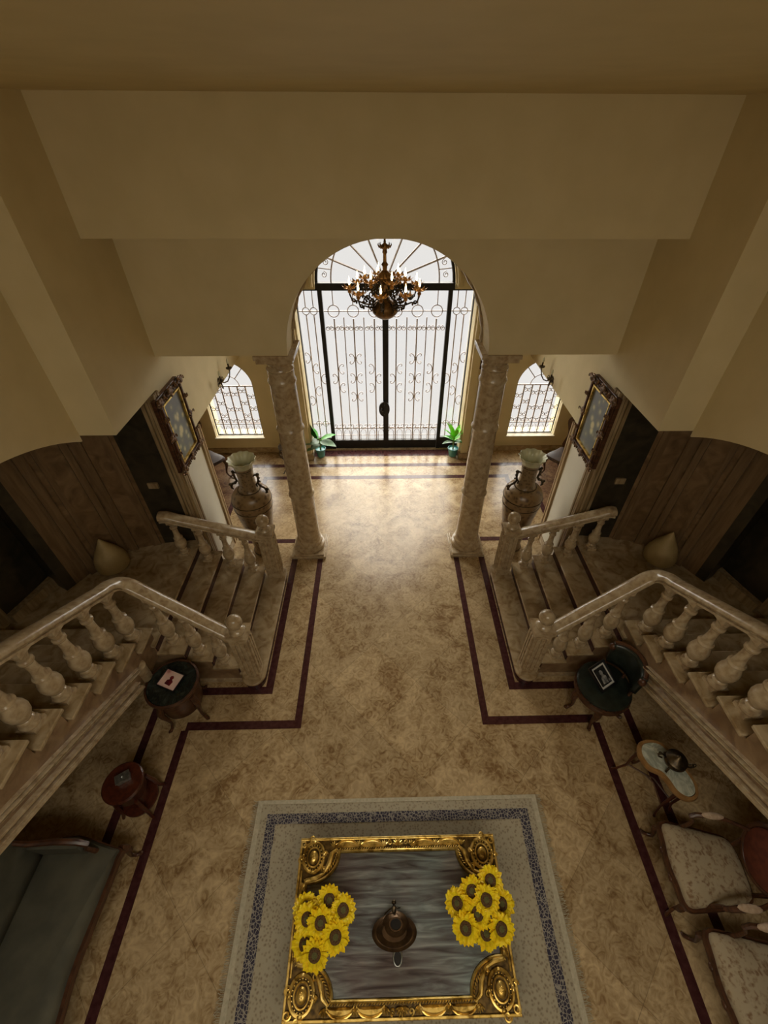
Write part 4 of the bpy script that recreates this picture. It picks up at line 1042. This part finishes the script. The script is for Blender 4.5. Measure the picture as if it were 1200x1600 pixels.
# corner cartouches
for (qx, qy) in ((-1, 1), (1, 1), (-1, -1), (1, -1)):
    cx, cy = qx*.705, qy*.385
    mb = MB(); mb.ball((cx, cy, ZT-.005), (.038, .048, .024), 18, 10)
    for (rx, ry, rr) in ((.054, .066, .007), (.085, .10, .013)):
        mb.tube([(cx+rx*math.cos(2*PI*i/32), cy+ry*math.sin(2*PI*i/32), ZT-.002) for i in range(32)], rr, 7, closed=True)
    for i in range(20):
        a = 2*PI*i/20; mb.ball((cx+.068*math.cos(a), cy+.082*math.sin(a), ZT-.004), .0065, 6, 4)
    for a0 in (0, 90, 180, 270):
        a = math.radians(a0); mb.ball((cx+.085*math.cos(a), cy+.10*math.sin(a), ZT+.004), (.022 if a0 % 180 else .012, .012 if a0 % 180 else .024, .014), 10, 6)
    # oval boss detail, scrolls towards both edges and the moulding
    for i in range(5): mb.ball((cx+.010*math.cos(i*1.3), cy+.016*math.sin(i*1.3), ZT+.018), (.006, .007, .006), 6, 4)
    for (dx, dy, r1, sg_) in ((-.10, .02, .030, 1), (-.02, -.125, .030, -1), (.09, .085, .022, 1), (-.09, -.09, .028, -1), (.095, -.02, .018, 1)):
        mb.tube([(cx-qx*dx*-1*-1+p[0], cy-qy*dy*-1*-1+p[1], ZT-.002) for p in spiral((0, 0), r1, .006, 0, sg_*PI*2.6, 18)], .0075, 6)
    mb.tube([(cx-qx*.19, cy+qy*.055, ZT-.006), (cx-qx*.15, cy+qy*.02, ZT), (cx-qx*.13, cy-qy*.05, ZT+.002), (cx-qx*.09, cy-qy*.11, ZT)], [.010, .018, .020, .012], 8)
    mb.tube([(cx-qx*.09, cy-qy*.11, ZT), (cx-qx*.03, cy-qy*.14, ZT+.002), (cx+qx*.04, cy-qy*.15, ZT), (cx+qx*.075, cy-qy*.20, ZT-.006)], [.012, .020, .018, .010], 8)
    mb.build('corner_cartouche', gilt, t)
def leafbunch(mb, x, y, a, s_=1.0):
    for d in (-.9, -.45, 0, .45, .9):
        b = a+d; mb.tube([(x, y, ZT-.008), (x+.020*s_*math.cos(b), y+.020*s_*math.sin(b), ZT+.002), (x+.042*s_*math.cos(b), y+.042*s_*math.sin(b), ZT-.002)], [.005, .009, .003], 5)
for q in (-1, 1):
    mb = MB()                                   # long sides: lobes, leaves, central shell
    for x0 in (-.43, -.22, .22, .43):
        mb.add([(x0+(.092*(u-.5)*2), q*(.445+.058*math.sqrt(max(0, 1-((u-.5)*2)**2))*v), ZT-.010+.016*math.sin(PI*min(1, v))) for u in [i/12 for i in range(13)] for v in (0, .33, .66, 1)],
               [(i*4+j, i*4+j+1, (i+1)*4+j+1, (i+1)*4+j) for i in range(12) for j in range(3)])
        mb.tube([(x0+.095*math.cos(PI*i/16), q*(.440+.062*math.sin(PI*i/16)), ZT-.004) for i in range(17)], .006, 6)
    for x0 in (-.54, -.325, -.115, .115, .325, .54): leafbunch(mb, x0, q*.450, q*PI/2, 1.0)
    for i in range(7):
        a = q*math.radians(15+i*25); mb.tube([(0, q*.452, ZT-.006), (.026*math.cos(a), q*.452+.026*math.sin(a), ZT+.010), (.046*math.cos(a), q*.452+.046*math.sin(a), ZT+.002)], [.003, .008, .006], 6)
    for d in (-1, 1): mb.tube([(d*(.065+p[0]), q*(.475+p[1]), ZT-.002) for p in spiral((0, 0), .020, .004, PI/2, -PI*2, 14)], .006, 5)
    mb.build('carved_border', gilt, t)
    mb = MB()                                   # short sides
    for y0 in (-.11, .11):
        mb.tube([(q*(.775+.020*math.sin(PI*i/12)), y0-.085+.17*i/12, ZT-.004) for i in range(13)], .015, 7)
    for y0 in (-.2, 0, .2): leafbunch(mb, q*.765, y0, 0 if q > 0 else PI, .8)
    mb.tube([(q*.795, -.30+.6*i/20, ZT-.006) for i in range(21)], .008, 6)
    mb.build('carved_border', gilt, t)
for (qx, qy) in ((-1, 1), (1, 1), (-1, -1), (1, -1)):
    l = MB(); cabriole(l, qx*(HX-.07), qy*(HY-.07), qx*.5, qy*.5, ZT-.05, .04); l.build('leg', gilt, t)

# ------------------------------------------------------------------ sunflowers
def sunflower(label, pos, base, group, proto=[None], rad=.098):
    p = Vector(pos); b = Vector(base)
    t = thing('sunflower', label, 'sunflower', pos, 0, group)
    out_v = Vector((p.x-b.x, p.y-b.y, 0)); tilt = out_v*1.7 + Vector((.12 if p.x < 0 else -.12, -.10, 1)) + Vector((random.uniform(-.12, .12), random.uniform(-.12, .12), 0))
    qt = tilt.to_track_quat('Z', 'Y'); spin = random.uniform(0, PI)
    if proto[0] is None:
        mb = MB(); rr = random.Random(4)
        for layer, (n, L_, lift, off) in enumerate(((19, 1.0, .012, 0), (19, .90, .026, .5))):
            for i in range(n):
                a = 2*PI*(i+off)/n + rr.uniform(-.05, .05); L2 = L_*rr.uniform(.90, 1.10)*rad; w2 = .0155*rad/.098*1.15
                c, s_ = math.cos(a), math.sin(a); lf_ = lift*rr.uniform(.6, 1.5); r0 = .030*rad/.098
                q = lambda r, w, z: (c*r-s_*w, s_*r+c*w, z)
                mb.add([q(r0, -w2*.6, 0), q(r0, w2*.6, 0), q((r0+L2)*.5, -w2, lf_), q((r0+L2)*.5, 0, lf_-.011), q((r0+L2)*.5, w2, lf_), q(L2*.85, -w2*.7, lf_*.9), q(L2*.85, 0, lf_*.9-.008), q(L2*.85, w2*.7, lf_*.9), q(L2, 0, lf_*.5)],
                       [(0, 3, 2), (0, 1, 3), (1, 4, 3), (2, 3, 6, 5), (3, 4, 7, 6), (5, 6, 8), (6, 7, 8)])
        pe = mb.build('petals', yellow, t, smooth=0)
        mb = MB(); mb.lathe([(.0, -.012), (.038, -.006), (.043, .006), (.038, .016), (.026, .020), (.018, .016)], seg=24, cap=False); di = mb.build('seed_disc', disc, t)
        mb = MB(); mb.lathe([(.020, .016), (.012, .018), (0, .019)], seg=16, cap=False); ey = mb.build('disc_eye', discg, t)
        proto[0] = (pe, di, ey)
    else:
        L = []
        for o in proto[0]:
            c = o.copy(); col.objects.link(c); c.parent = t; L.append(c)
        pe, di, ey = L
    for o in (pe, di, ey): o.rotation_mode = 'QUATERNION'; o.rotation_quaternion = qt @ __import__('mathutils').Quaternion((0, 0, 1), spin)
    mb = MB(); e_ = b-p; n_ = tilt.normalized()
    mb.tube([Vector((0, 0, 0))-n_*.008, -n_*.06+e_*.12, e_*.55-n_*.03, e_], [.007, .006, .005, .005], 6); mb.build('stem', stem, t)
def bouquet_vase(x, y, label):
    t = tag(MB().lathe([(.045, 0), (.06, .01), (.075, .07), (.07, .13), (.045, .18), (.042, .21), (.055, .235), (.050, .235), (.036, .21), (.036, .16), (.0, .15)], seg=28).build('flower_vase', wood), label, 'vase')
    t.location = (x, y, ZT-.004)
VL = (-.53, .385); VR = (.60, .44)
bouquet_vase(*VL, 'small dark vase under the sunflowers on the left of the gilt table')
bouquet_vase(*VR, 'small dark vase under the sunflowers on the right of the gilt table')
for lb, pos in (('topmost sunflower of the left bunch', (-.497, .490, .80)), ('rightmost sunflower of the left bunch, nearest the copper vessel', (-.392, .432, .83)), ('large leftmost sunflower of the left bunch, facing up', (-.640, .391, .83)),
                ('sunflower in the middle of the left bunch, seen half edge on', (-.54, .367, .87)), ('sunflower tucked behind the leftmost bloom of the left bunch', (-.665, .455, .77)), ('big sunflower low on the right of the left bunch', (-.433, .295, .86)),
                ('lowest sunflower of the left bunch', (-.568, .213, .84)), ('mostly hidden sunflower between lowest and leftmost blooms of the left bunch', (-.648, .270, .77))):
    sunflower(lb, pos, (*VL, .66), 'sunflowers in the left bunch')
for lb, pos in (('topmost sunflower of the right bunch', (.694, .574, .82)), ('sunflower left of the topmost bloom in the right bunch', (.548, .517, .82)), ('sunflower at the heart of the right bunch, highest bloom', (.636, .462, .87)),
                ('leftmost sunflower of the right bunch, nearest the copper vessel', (.433, .455, .82)), ('sunflower just below the heart of the right bunch', (.564, .393, .84)), ('lower left sunflower of the right bunch', (.471, .322, .84)),
                ('lowest and rightmost sunflower of the right bunch', (.714, .313, .85)), ('mostly hidden sunflower at the bottom of the right bunch', (.620, .298, .77)), ('half hidden sunflower at the right edge of the right bunch', (.760, .449, .77))):
    sunflower(lb, pos, (*VR, .66), 'sunflowers in the right bunch')

# copper vessel with figure
t = thing('copper_vessel', 'squat copper vessel with wide shoulder and small standing figure on the painted panel', 'vessel', (-.024, .335, ZT-.004))
MB().lathe([(.06, 0), (.07, .01), (.12, .03), (.166, .055), (.168, .062), (.150, .078), (.135, .082), (.125, .095), (.09, .12)], seg=44, sq=.62).build('body', hatm, t)
mb = MB(); mb.M = T((.01, .035, 0)); mb.lathe([(.10, .105), (.075, .128), (.052, .140), (.046, .165), (.050, .172), (.040, .172), (.036, .14), (.03, .09), (0, .085)], seg=36, sq=.8, cap=False); mb.build('neck', hatm, t); mb = MB(); mb.M = T((.01, .035, 0)); mb.lathe([(0, .160), (.040, .160)], seg=24, sq=.8, cap=False); mb.build('opening', black, t)  # black disc across the neck paints in the shade of its hollow
mb = MB(); z0 = 0; mb.M = T((0, -.02, .16), rx=-1.05, sc_=(1.5, 1.25, 1))
mb.tube([(-.02, .085, z0), (-.015, .085, z0+.05), (0, .085, z0+.08)], [.005, .006, .008], 6); mb.tube([(.02, .085, z0), (.015, .085, z0+.05), (0, .085, z0+.08)], [.005, .006, .008], 6)
mb.tube([(0, .085, z0+.075), (0, .087, z0+.115), (0, .087, z0+.128)], [.010, .011, .006], 8); mb.ball((0, .087, z0+.145), (.012, .012, .015))
mb.tube([(0, .087, z0+.118), (-.022, .085, z0+.105), (-.04, .085, z0+.085), (-.05, .08, z0+.075)], .004, 6); mb.tube([(0, .087, z0+.118), (.018, .08, z0+.112), (.03, .07, z0+.12)], .004, 6)
mb.build('figure', bronze, t)
# small oval ring dish
t = thing('ring_dish', 'tiny oval silver rimmed glass dish in front of the copper vessel', 'dish', (-.003, .205, ZT-.004))
MB().tube([(.030*math.cos(2*PI*i/28), .044*math.sin(2*PI*i/28), .008) for i in range(28)], .007, 7, closed=True).build('rim', silver, t)
MB().prism([(.026*math.cos(2*PI*i/24), .040*math.sin(2*PI*i/24)) for i in range(24)], 0, .004).build('bowl', black, t)
